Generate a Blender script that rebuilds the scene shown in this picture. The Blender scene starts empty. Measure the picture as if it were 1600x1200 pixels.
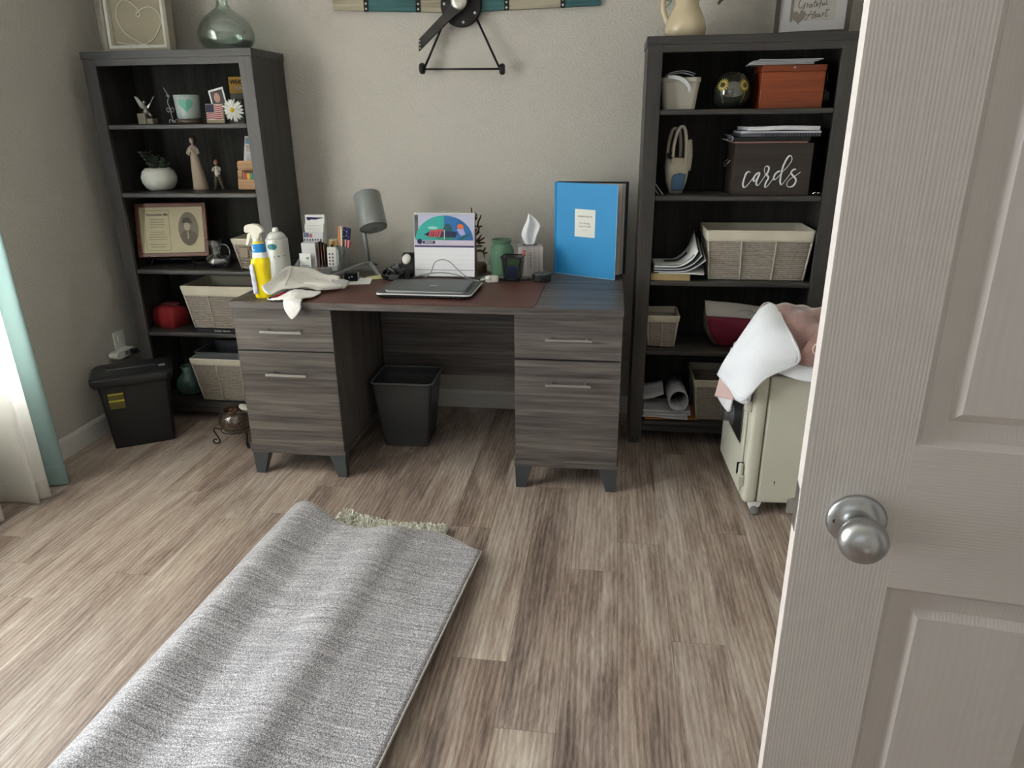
import bpy, bmesh, math, random
from mathutils import Vector, Matrix, Euler
random.seed(7)
scn = bpy.context.scene
R = math.radians

# ------------------------------------------------------------------ camera
cam_d = bpy.data.cameras.new('camera')
cam = bpy.data.objects.new('camera', cam_d)
scn.collection.objects.link(cam)
scn.camera = cam
cam_d.sensor_fit = 'HORIZONTAL'
cam_d.sensor_width = 36.0
cam_d.lens = 1111.23 / 1600 * 36.0
cam_d.clip_start = 0.02
_y, _p, _r = R(7.9302), R(-20.3821), R(-0.6609)
_f = Vector((-math.sin(_y)*math.cos(_p), math.cos(_y)*math.cos(_p), math.sin(_p)))
_r0 = Vector((math.cos(_y), math.sin(_y), 0)); _u0 = _r0.cross(_f)
_rr = math.cos(_r)*_r0 + math.sin(_r)*_u0
_uu = -math.sin(_r)*_r0 + math.cos(_r)*_u0
cam.matrix_world = Matrix(((_rr.x, _uu.x, -_f.x, 1.4511), (_rr.y, _uu.y, -_f.y, -3.3557),
                           (_rr.z, _uu.z, -_f.z, 1.3901), (0, 0, 0, 1)))

# ------------------------------------------------------------------ world, lights, exposure
scn.view_settings.view_transform = 'Standard'
scn.view_settings.look = 'None'
scn.view_settings.gamma = 1
scn.view_settings.use_curve_mapping = False
scn.view_settings.exposure = 0.20
w = bpy.data.worlds.new('world'); scn.world = w; w.use_nodes = True
w.node_tree.nodes['Background'].inputs[0].default_value = (0.80, 0.87, 1.0, 1)
w.node_tree.nodes['Background'].inputs[1].default_value = .5

def area(name, loc, rot, sx, sy, power, col):
    d = bpy.data.lights.new(name, 'AREA'); d.shape = 'RECTANGLE'; d.size = sx; d.size_y = sy
    d.energy = power; d.color = col
    o = bpy.data.objects.new(name, d); scn.collection.objects.link(o)
    o.location = loc; o.rotation_euler = rot
    return o
# overcast daylight standing outside the two window openings
area('daylight_side_window', (-1.14, -1.93, 1.29), (0, R(-90), 0), 1.60, 1.66, 285, (0.89, 0.95, 1.0))
area('daylight_near_window', (0.75, -4.62, 1.60), (R(90), 0, 0), 1.6, 1.1, 2.2, (0.92, 0.96, 1.0))

# ------------------------------------------------------------------ mesh builder
class S:
    def __init__(s): s.v = []; s.f = []; s.m = []; s.mi = 0
    def add(s, vs, fs):
        b = len(s.v); s.v += [tuple(x) for x in vs]
        s.f += [tuple(i+b for i in f) for f in fs]; s.m += [s.mi]*len(fs)
        return s
    def box(s, x0, x1, y0, y1, z0, z1, M=None):
        v = [(x, y, z) for z in (z0, z1) for y in (y0, y1) for x in (x0, x1)]
        if M is not None: v = [M @ Vector(p) for p in v]
        return s.add(v, [(0,2,3,1), (4,5,7,6), (0,1,5,4), (2,6,7,3), (0,4,6,2), (1,3,7,5)])
    def prism(s, pts, axis, a, b):
        n = len(pts); v = []
        for t in (a, b):
            for p in pts:
                v.append({'x': (t, p[0], p[1]), 'y': (p[0], t, p[1]), 'z': (p[0], p[1], t)}[axis])
        f = [tuple(range(n))[::-1], tuple(range(n, 2*n))] + [(i, (i+1) % n, n+(i+1) % n, n+i) for i in range(n)]
        return s.add(v, f)
    def loft(s, loops, cap0=True, cap1=True, closed=False):
        n = len(loops[0]); v = [p for L in loops for p in L]; f = []; K = len(loops)
        for k in range(K if closed else K-1):
            a = k*n; b = ((k+1) % K)*n
            f += [(a+i, a+(i+1) % n, b+(i+1) % n, b+i) for i in range(n)]
        if not closed:
            if cap0: f.append(tuple(range(n))[::-1])
            if cap1: f.append(tuple(range((K-1)*n, K*n)))
        return s.add(v, f)
    def tube(s, path, r, n=8, closed=False):
        P = [Vector(p) for p in path]; K = len(P); loops = []
        rs = r if isinstance(r, (list, tuple)) else [r]*K
        prev = None
        for i in range(K):
            if closed: t = P[(i+1) % K]-P[i-1]
            else: t = P[min(i+1, K-1)]-P[max(i-1, 0)]
            t = t.normalized() if t.length > 1e-9 else Vector((0, 0, 1))
            if prev is None:
                a = Vector((0, 0, 1)) if abs(t.z) < .9 else Vector((1, 0, 0))
                nrm = (a - t*a.dot(t)).normalized()
            else:
                nrm = prev - t*prev.dot(t)
                nrm = nrm.normalized() if nrm.length > 1e-6 else prev
            prev = nrm; bn = t.cross(nrm)
            loops.append([P[i]+(nrm*math.cos(2*math.pi*j/n)+bn*math.sin(2*math.pi*j/n))*rs[i] for j in range(n)])
        return s.loft(loops, closed=closed)
    def lathe(s, prof, n=24, c=(0, 0, 0), M=None, cap0=True, cap1=True):
        loops = []
        for r, z in prof:
            L = [Vector((r*math.cos(2*math.pi*j/n), r*math.sin(2*math.pi*j/n), z)) for j in range(n)]
            if M is not None: L = [M @ p for p in L]
            loops.append([p+Vector(c) for p in L])
        return s.loft(loops, cap0, cap1)
    def ell(s, c, r, n=12, M=None):
        if not isinstance(r, (tuple, list)): r = (r, r, r)
        K = max(4, n//2); loops = []
        for k in range(K+1):
            a = math.pi*k/K; a = min(max(a, .04), math.pi-.04)
            L = [Vector((r[0]*math.sin(a)*math.cos(2*math.pi*j/n), r[1]*math.sin(a)*math.sin(2*math.pi*j/n), -r[2]*math.cos(a))) for j in range(n)]
            if M is not None: L = [M @ p for p in L]
            loops.append([p+Vector(c) for p in L])
        return s.loft(loops)
    def sheet(s, G, thick=.002, sub=3):
        """smooth sheet through a grid of control points, given real thickness"""
        G = [[Vector(p) for p in r] for r in G]
        def cr(P, k):
            out = []; n = len(P)
            for i in range(n-1):
                p0 = P[max(i-1, 0)]; p1 = P[i]; p2 = P[i+1]; p3 = P[min(i+2, n-1)]
                for j in range(k):
                    t = j/k
                    out.append(.5*((2*p1)+(p2-p0)*t+(2*p0-5*p1+4*p2-p3)*t*t+(3*p1-p0-3*p2+p3)*t*t*t))
            out.append(P[-1]); return out
        if sub > 1:
            rows = [cr(r, sub) for r in G]
            cols = [cr([rows[i][j] for i in range(len(rows))], sub) for j in range(len(rows[0]))]
            G = [[cols[j][i] for j in range(len(cols))] for i in range(len(cols[0]))]
        a, b = len(G), len(G[0]); N = []
        for i in range(a):
            for j in range(b):
                du = G[min(i+1, a-1)][j]-G[max(i-1, 0)][j]; dv = G[i][min(j+1, b-1)]-G[i][max(j-1, 0)]
                n = du.cross(dv); N.append(n.normalized() if n.length > 1e-12 else Vector((0, 0, 1)))
        top = [G[i][j]+N[i*b+j]*thick/2 for i in range(a) for j in range(b)]
        bot = [G[i][j]-N[i*b+j]*thick/2 for i in range(a) for j in range(b)]
        o = a*b; f = []
        for i in range(a-1):
            for j in range(b-1):
                q = (i*b+j, (i+1)*b+j, (i+1)*b+j+1, i*b+j+1)
                f.append(q); f.append(tuple(x+o for x in q[::-1]))
        rim = [j for j in range(b)]+[i*b+b-1 for i in range(1, a)]+[(a-1)*b+j for j in range(b-2, -1, -1)]+[i*b for i in range(a-2, 0, -1)]
        for k in range(len(rim)):
            p, q = rim[k], rim[(k+1) % len(rim)]; f.append((p, q, q+o, p+o))
        return s.add(top+bot, f)

def rrect(w, d, r, z, n=3, cx=0, cy=0):
    out = []
    r = min(r, w/2-1e-4, d/2-1e-4)
    for sx, sy, a0 in ((1, 1, 0), (-1, 1, 90), (-1, -1, 180), (1, -1, 270)):
        for k in range(n+1):
            a = R(a0+90*k/n)
            out.append(Vector((cx+sx*(w/2-r)+r*math.cos(a), cy+sy*(d/2-r)+r*math.sin(a), z)))
    return out

def build(name, s, mat, parent=None, loc=None, rot=None, smooth=False, bevel=0, seg=2, subd=0, label=None, kind=None, cat=None, group=None):
    me = bpy.data.meshes.new(name); me.from_pydata([tuple(p) for p in s.v], [], s.f); me.update()
    bm = bmesh.new(); bm.from_mesh(me)
    bmesh.ops.recalc_face_normals(bm, faces=bm.faces); bm.to_mesh(me); bm.free()
    mats = mat if isinstance(mat, (list, tuple)) else [mat]
    for m in mats: me.materials.append(m)
    if len(mats) > 1:
        me.polygons.foreach_set('material_index', s.m)
    o = bpy.data.objects.new(name, me); scn.collection.objects.link(o)
    if parent: o.parent = parent
    if loc: o.location = loc
    if rot: o.rotation_euler = rot
    if smooth: me.shade_smooth()
    if bevel:
        b = o.modifiers.new('bevel', 'BEVEL'); b.width = bevel; b.segments = seg; b.limit_method = 'ANGLE'; b.angle_limit = R(40)
        if not smooth:
            me.shade_smooth(); wn = o.modifiers.new('wn', 'WEIGHTED_NORMAL'); wn.keep_sharp = False
    if subd:
        u = o.modifiers.new('sub', 'SUBSURF'); u.levels = subd; u.render_levels = subd; me.shade_smooth()
    tag(o, label, cat, group, kind)
    return o
def tag(o, label=None, cat=None, group=None, kind=None):
    if label: o['label'] = label
    if cat: o['category'] = cat
    if group: o['group'] = group
    if kind: o['kind'] = kind
    return o
def thing(name, label, cat, loc=(0, 0, 0), rz=0, group=None, rot=None):
    o = bpy.data.objects.new(name, None); scn.collection.objects.link(o)
    o.empty_display_size = .05; o.location = loc
    o.rotation_euler = rot if rot else (0, 0, rz)
    return tag(o, label, cat, group)
def smooth_angle(o, deg=35):
    o.data.shade_smooth()
    m = o.data
    m.set_sharp_from_angle(angle=R(deg))
    return o
_tc = {}
def text_shape(txt, size, italic=0.0, bold=0.0, spacing=1.0, align='CENTER', ext=.0004):
    c = bpy.data.curves.new('t', 'FONT'); c.body = txt; c.size = size; c.shear = italic
    c.offset = bold; c.space_character = spacing; c.align_x = align; c.align_y = 'CENTER'; c.extrude = ext
    c.resolution_u = 3
    o = bpy.data.objects.new('t', c); scn.collection.objects.link(o)
    dg = bpy.context.evaluated_depsgraph_get()
    me = bpy.data.meshes.new_from_object(o.evaluated_get(dg))
    s = S(); s.add([(v.co.x, -v.co.z, v.co.y) for v in me.vertices], [tuple(p.vertices) for p in me.polygons])  # stands upright, faces -Y
    bpy.data.objects.remove(o); bpy.data.curves.remove(c); bpy.data.meshes.remove(me)
    return s
def text(name, txt, size, mat, parent, loc, rot=None, **k):
    return build(name, text_shape(txt, size, **k), mat, parent, loc, rot)

# ------------------------------------------------------------------ materials
MAT = {}
def nodes(m): return m.node_tree.nodes, m.node_tree.links
def mat(name, col, rough=.5, metal=0, bump=0, bscale=60, var=0, vscale=8, spec=.5, trans=0, ior=1.45, sheen=0, coat=0, stretch=(1, 1, 1), alpha=1, emit=None, sss=0, bdist=.002):
    if name in MAT: return MAT[name]
    m = bpy.data.materials.new(name); m.use_nodes = True; N, L = nodes(m); b = N['Principled BSDF']
    b.inputs['Base Color'].default_value = (*col, 1); b.inputs['Roughness'].default_value = rough
    b.inputs['Metallic'].default_value = metal; b.inputs['Specular IOR Level'].default_value = spec
    b.inputs['Transmission Weight'].default_value = trans; b.inputs['IOR'].default_value = ior
    b.inputs['Sheen Weight'].default_value = sheen; b.inputs['Coat Weight'].default_value = coat
    b.inputs['Alpha'].default_value = alpha
    tc = N.new('ShaderNodeTexCoord'); mp = N.new('ShaderNodeMapping'); mp.inputs['Scale'].default_value = stretch
    L.new(tc.outputs['Object'], mp.inputs['Vector'])
    n1 = N.new('ShaderNodeTexNoise'); n1.inputs['Scale'].default_value = vscale; n1.inputs['Detail'].default_value = 5
    L.new(mp.outputs[0], n1.inputs['Vector'])
    v = var if var else .04
    r = N.new('ShaderNodeMapRange'); r.inputs[3].default_value = 1-v; r.inputs[4].default_value = 1+v
    r.inputs[1].default_value = .25; r.inputs[2].default_value = .75
    L.new(n1.outputs['Fac'], r.inputs[0])
    mx = N.new('ShaderNodeVectorMath'); mx.operation = 'SCALE'; mx.inputs[0].default_value = col
    L.new(r.outputs[0], mx.inputs['Scale']); L.new(mx.outputs[0], b.inputs['Base Color'])
    if bump:
        n2 = N.new('ShaderNodeTexNoise'); n2.inputs['Scale'].default_value = bscale; n2.inputs['Detail'].default_value = 3
        L.new(mp.outputs[0], n2.inputs['Vector'])
        bp = N.new('ShaderNodeBump'); bp.inputs['Strength'].default_value = bump; bp.inputs['Distance'].default_value = bdist
        L.new(n2.outputs['Fac'], bp.inputs['Height']); L.new(bp.outputs[0], b.inputs['Normal'])
    MAT[name] = m; return m
def wood(name, cols, axis='x', rough=.45, fine=90, broad=7, bump=.15, ratio=28, contrast=1.0):
    """cols: dark, mid, light; grain runs along axis"""
    m = bpy.data.materials.new(name); m.use_nodes = True; N, L = nodes(m); b = N['Principled BSDF']
    b.inputs['Roughness'].default_value = rough
    tc = N.new('ShaderNodeTexCoord')
    def mapped(s):
        mp = N.new('ShaderNodeMapping'); v = [s, s, s]; v['xyz'.index(axis)] = s/ratio
        mp.inputs['Scale'].default_value = v; L.new(tc.outputs['Object'], mp.inputs['Vector'])
        nz = N.new('ShaderNodeTexNoise'); nz.inputs['Scale'].default_value = 1; nz.inputs['Detail'].default_value = 6; nz.inputs['Roughness'].default_value = .6
        nz.inputs['Distortion'].default_value = .6
        L.new(mp.outputs[0], nz.inputs['Vector']); return nz
    a = mapped(fine); c = mapped(broad*4)
    mix = N.new('ShaderNodeMath'); mix.operation = 'MULTIPLY_ADD'; mix.inputs[1].default_value = .45
    L.new(a.outputs['Fac'], mix.inputs[0])
    sc = N.new('ShaderNodeMath'); sc.operation = 'MULTIPLY'; sc.inputs[1].default_value = .55
    L.new(c.outputs['Fac'], sc.inputs[0]); L.new(sc.outputs[0], mix.inputs[2])
    cr = N.new('ShaderNodeValToRGB'); e = cr.color_ramp.elements
    e[0].position = .5-.14/contrast; e[0].color = (*cols[0], 1); e[1].position = .5+.14/contrast; e[1].color = (*cols[2], 1)
    k = e.new(.5); k.color = (*cols[1], 1)
    L.new(mix.outputs[0], cr.inputs[0]); L.new(cr.outputs[0], b.inputs['Base Color'])
    bp = N.new('ShaderNodeBump'); bp.inputs['Strength'].default_value = bump; bp.inputs['Distance'].default_value = .001
    L.new(a.outputs['Fac'], bp.inputs['Height']); L.new(bp.outputs[0], b.inputs['Normal'])
    MAT[name] = m; return m
def srgb(r, g, b):
    f = lambda c: (c/255/12.92) if c/255 <= .04045 else ((c/255+.055)/1.055)**2.4
    return (f(r), f(g), f(b))

CH = (srgb(56, 51, 49), srgb(88, 82, 78), srgb(118, 111, 106))
LAMX = wood('charcoal laminate grain across', CH, 'x', .42)
LAMZ = wood('charcoal laminate grain upright', CH, 'z', .42)
CB = (srgb(44, 41, 39), srgb(57, 54, 51), srgb(71, 67, 63))
LAMB = wood('bookcase laminate grain upright', CB, 'z', .42)
LAMK = wood('bookcase laminate darkened as shade', (srgb(42, 40, 38), srgb(52, 50, 47), srgb(64, 61, 57)), 'z', .85)  # bookcase laminate again, shade of the shelf interiors put into its colour
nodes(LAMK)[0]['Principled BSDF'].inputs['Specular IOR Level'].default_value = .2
LAMBX = wood('bookcase laminate grain across', CB, 'x', .42)
WALLM = mat('painted textured wall', srgb(198, 193, 184), .75, bump=.8, bscale=125, var=.02, vscale=2, bdist=.006)
CEIL = mat('white ceiling', srgb(225, 222, 215), .9)
TRIM = mat('white trim paint', srgb(214, 211, 206), .35)
STEEL = mat('brushed steel', (.47, .47, .465), .30, 1)
NICK = mat('satin nickel', (.55, .545, .53), .3, 1)
DGREY = mat('dark grey plastic', srgb(52, 54, 56), .45)
BLACK = mat('black plastic', srgb(24, 24, 25), .4)
MBLACK = mat('matt black metal', srgb(30, 27, 26), .5, .3)
WHITE = mat('white plastic', srgb(232, 230, 224), .35)
PAPER = mat('white paper', srgb(235, 235, 232), .8)
PAPER2 = mat('off white paper', srgb(205, 205, 208), .8)
CREAM = mat('cream paper', srgb(214, 205, 178), .8)
INK = mat('dark ink', srgb(45, 44, 48), .8)
GINK = mat('grey ink', srgb(135, 135, 132), .8)
NAVY = mat('navy print', srgb(42, 44, 92), .7)
RED = mat('red print', srgb(190, 42, 48), .7)
def thin_glass(name, tint, fac=.1, rough=.04, haze=0, hcol=(.8, .8, .8)):
    m = bpy.data.materials.new(name); m.use_nodes = True; N, L = nodes(m); N.remove(N['Principled BSDF'])
    out = N['Material Output']; tr = N.new('ShaderNodeBsdfTransparent'); tr.inputs[0].default_value = (*tint, 1)
    gl = N.new('ShaderNodeBsdfGlossy'); gl.inputs['Roughness'].default_value = rough; gl.inputs[0].default_value = (1, 1, 1, 1)
    lw = N.new('ShaderNodeLayerWeight'); lw.inputs[0].default_value = .35
    ma = N.new('ShaderNodeMath'); ma.operation = 'MULTIPLY_ADD'; ma.inputs[1].default_value = .6; ma.inputs[2].default_value = fac*.5; L.new(lw.outputs['Fresnel'], ma.inputs[0]); ma.use_clamp = True
    tcn = N.new('ShaderNodeTexCoord'); nz = N.new('ShaderNodeTexNoise'); nz.inputs['Scale'].default_value = 25; L.new(tcn.outputs['Object'], nz.inputs['Vector'])
    bp = N.new('ShaderNodeBump'); bp.inputs['Strength'].default_value = .08; L.new(nz.outputs['Fac'], bp.inputs['Height']); L.new(bp.outputs[0], gl.inputs['Normal'])
    mx = N.new('ShaderNodeMixShader'); L.new(ma.outputs[0], mx.inputs[0]); L.new(tr.outputs[0], mx.inputs[1]); L.new(gl.outputs[0], mx.inputs[2])
    last = mx
    if haze:
        df = N.new('ShaderNodeBsdfDiffuse'); df.inputs[0].default_value = (*hcol, 1); m2 = N.new('ShaderNodeMixShader'); m2.inputs[0].default_value = haze
        L.new(mx.outputs[0], m2.inputs[1]); L.new(df.outputs[0], m2.inputs[2]); last = m2
    L.new(last.outputs[0], out.inputs[0]); MAT[name] = m; return m
GLASSC = thin_glass('clear glass', (.93, .94, .94), .14)
ACRY = thin_glass('clear acrylic', (.94, .96, .97), .2, .08, .06, (.75, .8, .82))
SHEET = mat('white terry', srgb(236, 238, 242), .9, bump=.5, bscale=420, sheen=.3)

# ------------------------------------------------------------------ setting
# floor: vinyl planks, each plank a quad with its own tone
def floor_mat():
    m = bpy.data.materials.new('grey oak vinyl planks'); m.use_nodes = True; N, L = nodes(m); b = N['Principled BSDF']
    b.inputs['Roughness'].default_value = .44; b.inputs['Specular IOR Level'].default_value = .38
    at = N.new('ShaderNodeAttribute'); at.attribute_name = 'tone'
    uv = N.new('ShaderNodeUVMap'); uv.uv_map = 'plank'
    tc = N.new('ShaderNodeTexCoord')
    off = N.new('ShaderNodeVectorMath'); off.operation = 'SCALE'; off.inputs['Scale'].default_value = 37.0
    L.new(at.outputs['Color'], off.inputs[0])
    add = N.new('ShaderNodeVectorMath'); L.new(tc.outputs['Object'], add.inputs[0]); L.new(off.outputs[0], add.inputs[1])
    def nz(sx, sy, det=5, dist=0.3, rough=.6):
        mp = N.new('ShaderNodeMapping'); mp.inputs['Scale'].default_value = (sx, sy, 1); L.new(add.outputs[0], mp.inputs['Vector'])
        n = N.new('ShaderNodeTexNoise'); n.inputs['Scale'].default_value = 1; n.inputs['Detail'].default_value = det
        n.inputs['Distortion'].default_value = dist; n.inputs['Roughness'].default_value = rough
        L.new(mp.outputs[0], n.inputs['Vector']); return n
    broad = nz(10, 1.5, 4, .8); fine = nz(300, 24, 7, .5, .75); mid = nz(85, 6.5, 6, 1.0, .75)
    # cathedral rings
    mpw = N.new('ShaderNodeMapping'); mpw.inputs['Scale'].default_value = (9, .9, 1); L.new(add.outputs[0], mpw.inputs['Vector'])
    wv = N.new('ShaderNodeTexWave'); wv.wave_type = 'BANDS'; wv.bands_direction = 'X'; wv.inputs['Scale'].default_value = 2.2
    wv.inputs['Distortion'].default_value = 9; wv.inputs['Detail'].default_value = 3; wv.inputs['Detail Scale'].default_value = .9
    L.new(mpw.outputs[0], wv.inputs['Vector'])
    def mul(a, k, c=None):
        x = N.new('ShaderNodeMath'); x.operation = 'MULTIPLY_ADD' if c is not None else 'MULTIPLY'
        L.new(a, x.inputs[0]); x.inputs[1].default_value = k
        if c is not None: L.new(c, x.inputs[2])
        return x.outputs[0]
    s_ = mul(broad.outputs['Fac'], .50); s_ = mul(fine.outputs['Fac'], .30, s_); s_ = mul(mid.outputs['Fac'], .37, s_); s_ = mul(wv.outputs['Fac'], .07, s_)
    sx = N.new('ShaderNodeSeparateXYZ'); L.new(at.outputs['Vector'], sx.inputs[0]); s_ = mul(sx.outputs['X'], .13, s_)
    cr = N.new('ShaderNodeValToRGB'); e = cr.color_ramp.elements
    e[0].position = .48; e[0].color = (*srgb(70, 60, 53), 1); e[1].position = .92; e[1].color = (*srgb(206, 199, 186), 1)
    for p, c in ((.59, srgb(115, 100, 91)), (.68, srgb(148, 132, 121)), (.78, srgb(173, 161, 150))):
        k = e.new(p); k.color = (*c, 1)
    L.new(s_, cr.inputs[0])
    # hue drift between warm brown and grey
    hue = nz(5, .8, 2, 0); mixc = N.new('ShaderNodeMix'); mixc.data_type = 'RGBA'; mixc.blend_type = 'MULTIPLY'
    r2 = N.new('ShaderNodeMapRange'); r2.inputs[1].default_value = .35; r2.inputs[2].default_value = .65; L.new(hue.outputs['Fac'], r2.inputs[0])
    L.new(r2.outputs[0], mixc.inputs['Factor']); L.new(cr.outputs[0], mixc.inputs[6]); mixc.inputs[7].default_value = (1.0, .96, .915, 1)
    # seams
    su = N.new('ShaderNodeSeparateXYZ'); L.new(uv.outputs[0], su.inputs[0])
    def edge(o, width, length):
        a = N.new('ShaderNodeMath'); a.operation = 'SUBTRACT'; L.new(o, a.inputs[0]); a.inputs[1].default_value = .5
        c = N.new('ShaderNodeMath'); c.operation = 'ABSOLUTE'; L.new(a.outputs[0], c.inputs[0])
        d = N.new('ShaderNodeMath'); d.operation = 'GREATER_THAN'; L.new(c.outputs[0], d.inputs[0]); d.inputs[1].default_value = .5-width/length
        return d.outputs[0]
    ma = N.new('ShaderNodeMath'); ma.operation = 'MAXIMUM'; L.new(edge(su.outputs['X'], .0009, .151), ma.inputs[0]); L.new(edge(su.outputs['Y'], .0009, 1.22), ma.inputs[1])
    m3 = N.new('ShaderNodeMix'); m3.data_type = 'RGBA'; m3.blend_type = 'MULTIPLY'
    k3 = N.new('ShaderNodeMath'); k3.operation = 'MULTIPLY'; k3.inputs[1].default_value = .55; L.new(ma.outputs[0], k3.inputs[0])
    L.new(k3.outputs[0], m3.inputs['Factor']); L.new(mixc.outputs[2], m3.inputs[6]); m3.inputs[7].default_value = (.35, .3, .27, 1)
    L.new(m3.outputs[2], b.inputs['Base Color'])
    bp = N.new('ShaderNodeBump'); bp.inputs['Strength'].default_value = .25; bp.inputs['Distance'].default_value = .001
    L.new(fine.outputs['Fac'], bp.inputs['Height']); L.new(bp.outputs[0], b.inputs['Normal'])
    return m
XW0, XW1, YN = -.92, 2.45, -4.4
s = S(); uvs = []; tones = []
pw, pl = .151, 1.22
known = {(1.06): (-1.814, {0: .15, 1: .75}), (1.21): (-.82, {0: .35, 1: .72, -1: .9}), (1.36): (-1.364, {0: .08, 1: .6}), (1.516): (-1.187, {0: .4, 1: .7}),
         (1.667): (-1.677, {0: .45, 1: .8}), (.909): (-1.15, {0: .3, 1: .15}), (.004): (-1.20, {}), (-.147): (-1.565, {}), (-.75): (-1.405, {}), (-.449): (-1.72, {})}
k = -15
while True:
    x0 = 1.212+pw*k; x1 = x0+pw; k += 1
    if x0 > XW1: break
    if x1 < XW0: continue
    o0 = random.uniform(-pl, 0)
    tn = {}
    for kk, (oy, t) in known.items():
        if abs(kk-x0) < .03: o0 = oy; tn = t
    j0 = math.floor((YN-.2-o0)/pl)
    for j in range(j0, j0+6):
        a, b_ = o0+j*pl, o0+(j+1)*pl
        if b_ < YN-.2 or a > .05: continue
        s.add([(max(x0, XW0-.05), a, 0), (min(x1, XW1+.05), a, 0), (min(x1, XW1+.05), min(b_, .05), 0), (max(x0, XW0-.05), min(b_, .05), 0)], [(0, 1, 2, 3)])
        uvs += [(0, 0), (1, 0), (1, 1 if b_ <= .05 else (.05-a)/pl), (0, 1 if b_ <= .05 else (.05-a)/pl)]
        t0 = tn.get(j+1, .5) if tn else random.uniform(.25, .75)
        tones.append((t0, random.random(), random.random(), 1))
fl = build('floor', s, floor_mat(), kind='structure')
me = fl.data
me.uv_layers.new(name='plank'); me.color_attributes.new('tone', 'FLOAT_COLOR', 'CORNER')
ul = me.uv_layers['plank'].data; vidx = [l.vertex_index for l in me.loops]
ul.foreach_set('uv', [c for v in vidx for c in uvs[v]])
me.color_attributes['tone'].data.foreach_set('color', [c for v in vidx for c in tones[v//4]])
def struct(name, s, m, **k): return build(name, s, m, kind='structure', **k)
struct('wall_back', S().box(XW0-.12, XW1+.12, 0, .12, 0, 2.6), WALLM)
# left wall with its tall glazed opening y -2.80..-1.06, z .46..2.12
s = S(); s.box(XW0-.12, XW0, -1.06, 0, 0, 2.6).box(XW0-.12, XW0, YN, -2.80, 0, 2.6)
s.box(XW0-.12, XW0, -2.80, -1.06, 0, .46).box(XW0-.12, XW0, -2.80, -1.06, 2.12, 2.6)
struct('wall_left', s, WALLM)
# right wall with the doorway the open door belongs to
s = S(); s.box(XW1, XW1+.12, -2.66, 0, 0, 2.6).box(XW1, XW1+.12, YN, -3.44, 0, 2.6).box(XW1, XW1+.12, -3.44, -2.66, 2.05, 2.6)
struct('wall_right', s, WALLM)
s = S(); s.box(XW0-.12, -.05, YN-.12, YN, 0, 2.6).box(1.55, XW1+.12, YN-.12, YN, 0, 2.6)
s.box(-.05, 1.55, YN-.12, YN, 0, 1.05).box(-.05, 1.55, YN-.12, YN, 2.15, 2.6)
struct('wall_near', s, WALLM)
struct('ceiling', S().box(XW0-.12, XW1+.12, YN-.12, .12, 2.6, 2.7), CEIL)
def window(name, M, w, h):
    s = S(); t = .05
    s.box(0, w, -.03, .03, 0, t, M).box(0, w, -.03, .03, h-t, h, M).box(0, t, -.03, .03, 0, h, M).box(w-t, w, -.03, .03, 0, h, M)
    s.box(w/2-.025, w/2+.025, -.028, .028, 0, h, M).box(0, w, -.025, .025, h*.6-.015, h*.6+.015, M)
    fr = struct(name, s, TRIM)
    build('window_pane', S().box(t, w-t, .004, .008, t, h-t, M), WPANE, fr)
    return fr
WPANE = thin_glass('window glass', (.985, .99, .988), .06, .01)
window('window_1', Matrix.Translation((XW0-.07, -2.80, .46)) @ Matrix.Rotation(R(90), 4, 'Z'), 1.74, 1.66)
window('window_2', Matrix.Translation((-.05, YN-.07, 1.05)), 1.6, 1.10)
def board(name, M, L_):
    prof = [(0, 0), (-.014, 0), (-.014, .078), (-.008, .09), (0, .092)]
    s = S(); n = len(prof)
    v = [M @ Vector((x, p[0], p[1])) for x in (0, L_) for p in prof]
    s.add(v, [tuple(range(n)), tuple(range(n, 2*n))]+[(i, (i+1) % n, n+(i+1) % n, n+i) for i in range(n)])
    return struct(name, s, TRIM)
board('baseboard_back', Matrix.Translation((XW0, 0, 0)), XW1-XW0)
board('baseboard_left', Matrix.Translation((XW0, YN, 0)) @ Matrix.Rotation(R(90), 4, 'Z'), -YN)
board('baseboard_right', Matrix.Translation((XW1, 0, 0)) @ Matrix.Rotation(R(-90), 4, 'Z'), 2.6)
s = S(); s.box(XW1-.015, XW1+.12, -2.66, -2.60, 0, 2.11).box(XW1-.015, XW1+.12, -3.50, -3.44, 0, 2.11).box(XW1-.015, XW1+.12, -3.44, -2.66, 2.05, 2.11)
struct('trim_1', s, TRIM)
struct('wall_hall', S().box(3.5, 3.6, -4.6, -1.8, 0, 2.6), WALLM)
struct('floor_hall', S().box(XW1+.05, 3.6, -4.6, -1.8, -.05, 0), wood('hall floor planks', (srgb(82, 70, 62), srgb(140, 126, 112), srgb(180, 168, 150)), 'y', .4))

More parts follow.
